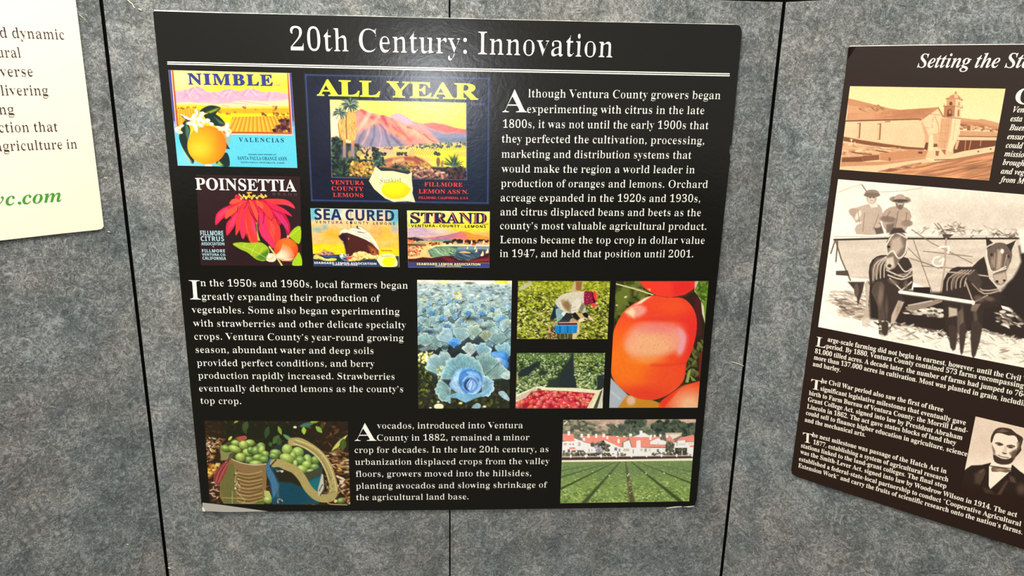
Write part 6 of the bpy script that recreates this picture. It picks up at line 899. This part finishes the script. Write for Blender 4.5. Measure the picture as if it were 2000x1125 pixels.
crate_label(paint_ship_label(), 'crate_label', 'crate label with ocean liner bow in surf, lettered SEA CURED', 9.0, (600, 400), [
    ('SEA', 130, 258, 606, 268, .0208, 's', SN, dict(dx=-.008, dy=-.004)), ('CURED', 676, 270, 1530, 286, .0206, 's', SN, dict(dx=-.008, dy=-.004)), ('VENTURA', 146, 322, 620, 332, .0049, 's', (50, 40, 60), dict(dx=.012, track=.3)), ('COUNTY', 686, 332, 1078, 338, .0049, 's', (50, 40, 60), dict(dx=.012, track=.3)), ('LEMONS', 1160, 344, 1538, 352, .0049, 's', (50, 40, 60), dict(dx=.012, track=.25)),
    ('SEABOARD LEMON ASSOCIATION', 124, 1036, 1218, 1054, .0041, 's', (246, 246, 240), dict(track=.05, dx=-.01)), ('OXNARD, CALIFORNIA', 450, 1064, 890, 1068, .0024, 's', (226, 230, 236), dict(dx=-.01)), ('Sunkist', 1305, 918, 1495, 910, .0042, 'b', (170, 160, 130), dict(dx=.03))])
STN = (44, 34, 72)
strand = crate_label(paint_beach_label(), 'crate_label', 'crate label with beach, wave and sailing boats, lettered STRAND', 9.149, (790, 405), [
    ('STRAND', 105, 278, 1472, 286, .0216, 'b', STN, dict(dx=-.04, dy=-.02, track=.02)), ('VENTURA', 118, 352, 548, 352, .0052, 's', (30, 24, 40), dict(dx=-.02, track=.1)), ('COUNTY', 622, 354, 985, 357, .0052, 's', (30, 24, 40), dict(dx=-.02, track=.12)), ('LEMONS', 1078, 362, 1455, 364, .0052, 's', (30, 24, 40), dict(dx=-.02, track=.12)),
    ('SEABOARD LEMON ASSOCIATION', 220, 1030, 1356, 1038, .0044, 's', (252, 246, 150), dict(track=.05, dx=-.015)), ('OXNARD, CALIFORNIA', 552, 1060, 1016, 1062, .0024, 's', (220, 216, 160), dict(dx=-.01)), ('BRAND', 1396, 306, 1500, 306, .0018, 's', (30, 30, 60))])
zz = Z((790, 405), 9.149); V, Fc = [], []
for L in (((118, 124), (275, 198)), ((376, 76), (376, 266)), ((534, 84), (536, 266)), ((664, 90), (664, 168)), ((624, 178), (672, 266)), ((838, 84), (926, 272)), ((1012, 88), (1166, 276)), ((1276, 88), (1276, 282)), ((1424, 110), (1424, 264))):
    a, b = np.array(zz(*L[0])), np.array(zz(*L[1])); d = (b - a) / np.linalg.norm(b - a); n = np.array([-d[1], d[0]]) * .75; k = len(V); V += [a + n, b + n, b - n, a - n]; Fc.append([k, k + 1, k + 2, k + 3])
lettering('letter_inline', BOARD, [(BOARD.uv(*np.array(V).T), Fc)], LT + .00015, strand, ink((244, 120, 120)))
for fn, lab in ((paint_cabbage_photo, 'photograph of a field of blue-green cabbages'), (paint_picker_photo, 'photograph of a stooping field worker in red cap with blue baskets'), (paint_strawberry_photo, 'photograph of a tray of red berries before green rows'), (paint_tomato_photo, 'photograph of large orange-red tomatoes'), (paint_avocado_photo, 'photograph of two bags filled with avocados'), (paint_houses_photo, 'photograph of red-roofed houses beyond green crop rows')):
    print_sheet('photo_print', BOARD, fn(), PR, poster, M_INK)['label'] = lab
# worn edges of the board
def patch(name, pts, lift, m, pl=BOARD, par=poster):
    o = mesh(name, pl.P(np.array(at(pl, pts)), lift), [list(range(len(pts)))], par, m)
    if o.data.polygons[0].normal @ Vector(pl.n) < 0: o.data.flip_normals()
    return o
TORN = mat('torn_paper', lin((176, 174, 164)) * K, .8, .2)
patch('peeled_paper', [(395.6, 981.5), (424, 984.5), (470, 991), (524, 998.6), (440, 999.8), (398, 998), (395, 992)], LT, TORN)['label'] = 'grey strip where the black print has peeled off the lower corner'
patch('bare_core', [(394.6, 990), (399, 992), (401, 999), (396, 998)], LT + .0002, M_CORE); patch('bare_core', [(1300, 991.6), (1318, 989), (1332, 988.4), (1331, 989.8), (1316, 991.2), (1302, 993)], LT, M_CORE); patch('bare_core', [(1333, 989.5), (1356, 987.6), (1355, 989), (1345, 990.6)], LT, M_CORE); patch('bare_core', [(1300, 991.5), (1100, 994), (1100, 994.9), (1300, 992.6)], LT, mat('scuffed_edge', lin((110, 108, 100)) * K, .8, .2))
r_ = np.random.RandomState(4); xs = np.linspace(301, 1441, 60); ys = np.interp(xs, [301, 420, 600, 880, 1150, 1440], [21.5, 25, 29, 35.8, 42.2, 48.2]); th = .35 + .6 * r_.rand(60) + np.interp(xs, [301, 420, 520, 1441], [1.4, 1.0, 0, 0]); th[-1] = .3
mesh('core_edge', np.concatenate([BOARD.P(BOARD.uv(xs, ys - th), -.0012), BOARD.P(BOARD.uv(xs, ys + .3), -.0002)]), [[i, i + 60, i + 61, i + 1] for i in range(59)], poster, M_CORE)
# ---------------------------------------------------------------- right-hand poster
RB = RIGHT.off(T); p2 = empty('history_poster', tuple(RB.P(np.array([.34, FLOOR - .742]))))
tag(p2, 'brown-black poster titled Setting the Stage with sepia photographs, on the right wing', 'poster')
U1 = .578
def rx(u, zz): return RB.px(u, FLOOR + zz)
slab('poster_board', RB, [tuple(v) for v in at(RB, [(1658.5, 90.6), (1800, 88.6), (2000, 87)])] + [(U1, RB.uv(2000, 87)[1] + .0002), (U1, FLOOR - .742)] + [tuple(v) for v in at(RB, [(2000, 1073), (1800, 1010), (1600, 946), (1556, 931), (1547.5, 926), (1545.3, 918), (1560, 810), (1603, 496), (1652, 135), (1656, 95)])], T, p2, M_BROWN, mat_side=M_CORE)
Wr = ink((253, 246, 226), .5); Lr = lambda n, it, par=p2: lettering(n, RB, it, LT, par, Wr)
z = Z((1640, 80), 5.5555)
Lr('title_lettering', [text_line(RB, 'Setting the', z(840, 288), z(1726, 290), .0232, 'bi', .004, 0, tail=' Stage')])
def para_r(rows, drop, size, dsize):
    o = Lr('text_paragraph', [text_line(RB, r[0], r[1], r[2], size, dx=.0, dy=-.004, tail=r[3] if len(r) > 3 else '') for r in rows]); Lr('drop_cap', [text_line(RB, drop[0], drop[1], drop[2], dsize, dx=.012)], par=o)
para_r([('arge-scale farming did not begin in earnest, however, until the Civil', (1616.4, 666.6), (1993.2, 743.9), ' War'), ('period. By 1880, Ventura County contained 573 farms encompassing', (1613.6, 679.6), (1998.4, 758)), ('81,000 tilled acres. A decade later, the number of farms had jumped to', (1591.4, 689.4), (1976.4, 770.3), ' 764'), ('more than 137,000 acres in cultivation. Most was planted in grain,', (1589.4, 701.6), (1949.2, 781.2), ' including'), ('and barley.', (1587.4, 714.4), (1641.4, 726.4))], ('L', (1593, 675.8), (1612.4, 680)), .0102, .0212)
para_r([('he Civil War period also saw the first of three', (1604.2, 747.2), (1841.9, 804.7)), ('significant legislative milestones that eventually gave', (1602.3, 762.4), (1885.8, 830.3)), ('birth to Farm Bureau of Ventura County: the Morrill Land-', (1579.9, 771.1), (1889.8, 845.8)), ('Grant College Act, signed into law by President Abraham', (1577.8, 783.5), (1879.2, 859.2)), ('Lincoln in 1862. The act gave states blocks of land they', (1576.2, 797.2), (1866.8, 869.5)), ('could sell to finance higher education in agriculture, science', (1573.9, 809.6), (1888.7, 891.3)), ('and the mechanical arts.', (1571.8, 823.1), (1690, 853.2))], ('T', (1583, 758.8), (1603.6, 763.4)), .0102, .0222)
para_r([('he next milestone was passage of the Hatch Act in', (1586.4, 852.5), (1848.1, 924.8)), ('1877, establishing a system of agricultural research', (1588.1, 866.8), (1851.5, 940.8)), ('stations linked to the land-grant colleges. The final step', (1564.4, 873.3), (1847.8, 953.7)), ('was the Smith-Lever Act, signed into law by Woodrow Wilson in 1914. The act', (1562.9, 885.5), (1985.8, 1010.1)), ('established a federal-state-local partnership to conduct \u201cCooperative Agricultural', (1560.4, 899.3), (1993.4, 1027.8)), ("Extension Work\u201d and carry the fruits of scientific research onto the nation's farms.", (1559, 912.1), (1996.5, 1043.9))], ('T', (1567.8, 862.6), (1586.4, 866.6)), .0102, .0222)
z = Z((1880, 160), 5.358); a, b = RB.uv(*z(385, 1046)), RB.uv(*z(548, 1060)); Vf = layout('from', 'bi')[0]; SXR = np.hypot(*(b - a)) / (Vf[:, 0].max() - Vf[:, 0].min())
o = Lr('text_paragraph', [text_at(RB, t, z(x, y), SXR, .0096, 'bi', 0, -.004) for t, x, y in (('Ven', 525, 317), ('esta', 498, 411), ('Buen', 485, 504), ('ensur', 465, 597), ('could', 450, 688), ('missio', 435, 778), ('brough', 417, 867), ('and veg', 397, 958), ('from M', 385, 1046))])
Lr('drop_cap', [text_at(RB, 'C', z(540, 232), .042, .0265, 'b', .012, .004)], par=o)
# photographs of the right-hand poster
ztop, zbot = RB.uv(1637, 350)[1], RB.uv(1598, 638.5)[1]; UP = .558
q = [(1637, 350), RB.px(UP, ztop), RB.px(UP, zbot), (1598, 638.5)]
HORSE_QUAD = [((x - 1590) * 3.0415, (y - 340) * 3.0415) for x, y in q]
zt, zb_ = RB.uv(1905.5, 813.2)[1], RB.uv(1870, 985)[1]; ul = RB.uv(1905.5, 813.2)[0]; q = [RB.px(ul, zt), RB.px(UP, zt), RB.px(UP, zb_), RB.px(ul, zb_)]
PORTRAIT_QUAD = [((x - 1870) * 5.921, (y - 800) * 5.921) for x, y in q]
for fn, lab in ((paint_mission_photo, 'sepia photograph of a whitewashed church with bell tower'), (paint_horses_photo, 'sepia photograph of two men on a wagon behind harnessed horses'), (paint_portrait_photo, 'sepia portrait photograph of a bearded man in dark suit and bow tie')):
    print_sheet('photo_print', RB, fn(), PR, p2, M_INK2)['label'] = lab
DARK = mat('corner_crease', lin((18, 10, 8)) * K, .8, .1)
patch('corner_crease', [(1657.5, 93.5), (1667.5, 91.2), (1656.2, 112)], LT, DARK, RB, p2); patch('corner_crease', [(1669.6, 91.2), (1672, 91.2), (1655.4, 116), (1655.2, 113)], LT, DARK, RB, p2)
xs = np.linspace(1659, 2060, 30); ys = np.interp(xs, [1658.5, 1800, 2000, 2060], [90.6, 88.6, 87, 86.6]); th = 1.2 + .3 * r_.rand(30)
mesh('core_edge', np.concatenate([RB.P(RB.uv(xs, ys - th), -.0012), RB.P(RB.uv(xs, ys + .3), -.0002)]), [[i, i + 30, i + 31, i + 1] for i in range(29)], p2, M_CORE)
# ---------------------------------------------------------------- left-hand sheet
LB = LEFT.off(T); p3 = empty('text_sheet', tuple(LB.P(np.array([-.3, FLOOR - .262]))))
tag(p3, 'cream printed sheet with dark serif text and green web address on the left wing', 'sheet')
ur = [tuple(v) for v in at(LB, [(0, 469.8), (120, 456.2), (190, 449), (199, 447), (202.6, 442), (197, 395), (172, 195), (149, 10)])]
slab('sheet_board', LB, ur + [(ur[-1][0], TOP - .012), (-.575, TOP - .012), (-.575, ur[0][1] + .0006)], T, p3, M_CREAM, mat_side=M_CREAM)
z = Z((0, 40), 2.962); TX = ink((52, 34, 48), .6); rows = [('d dynamic', 3, 98, 375, 110), ('ural', -14, 213, 122, 214), ('verse', 3, 324, 193, 323), ('livering', 8, 433, 280, 432), ('ng', -3, 543, 83, 541), ('ction that', -4, 647, 336, 641), ('agriculture in', -22, 756, 447, 740)]
lettering('text_paragraph', LB, [text_line(LB, t, z(x0, y0), z(x1, y1), .018, dx=.032, dy=.0) for t, x0, y0, x1, y1 in rows], LT, p3, TX)
lettering('web_address', LB, [text_line(LB, 'vc.com', z(-28, 1074), z(357, 1046), .0245, 'bi', .006, .0)], LT, p3, ink((62, 150, 44), .6))['label'] = 'green bold italic web address ending'
# ---------------------------------------------------------------- lint caught on the fabric
def thread(label, pl, pts, w=.0011):
    P = pl.P(np.array(at(pl, pts)), .0012); V, Fc = [], []; n = len(P)
    for i, p in enumerate(P):
        d = P[min(i + 1, n - 1)] - P[max(i - 1, 0)]; d /= np.linalg.norm(d); s = np.cross(d, pl.n); r = w * (.35 if i in (0, n - 1) else .5)
        for k in range(6): V.append(p + (s * math.cos(k * math.pi / 3) + pl.n * math.sin(k * math.pi / 3)) * r)
    for i in range(n - 1): Fc += [[i * 6 + k, i * 6 + (k + 1) % 6, (i + 1) * 6 + (k + 1) % 6, (i + 1) * 6 + k] for k in range(6)]
    Fc += [list(range(6))[::-1], [6 * (n - 1) + k for k in range(6)]]
    tag(mesh('lint_thread', V, Fc, None, M_LINT), label, 'lint')
M_LINT = mat('pale_lint', lin((244, 236, 200)) * K, .8, .2)
thread('curved pale thread on the grey fabric above the large poster, near its upper left corner', MID, [(250, 0), (255, 5), (259, 8), (262, 14), (264, 16)], .0016)
thread('short pale speck of lint beside the upper left corner of the large poster', MID, [(271, 17), (274, 18.6), (277, 20.6)], .0022)
thread('short pale thread between the cream sheet and the black seam', LEFT, [(154, 28.6), (157.6, 31.4), (161, 34.8)], .0013)
thread('straight pale thread touching the black seam right of the tomato photograph', MID, [(1428, 706.4), (1436, 708.4), (1444, 711), (1452, 714.4)], .0013)
def speck(label, pl, x, y, r): thread(label, pl, [(x - r, y - r * .4), (x, y), (x + r, y + r * .3)], .0018)
speck('tiny white speck of lint beside the lower part of the cream sheet', LEFT, 206, 347.6, 2.6); speck('tiny white speck of lint just below the corner of the cream sheet', LEFT, 212, 452.6, 2.2); speck('tiny white speck of lint low beside the left seam', MID, 331, 1109, 2.4); speck('tiny pale speck of lint on the left wing near the bottom of the picture', LEFT, 249, 1063, 2)
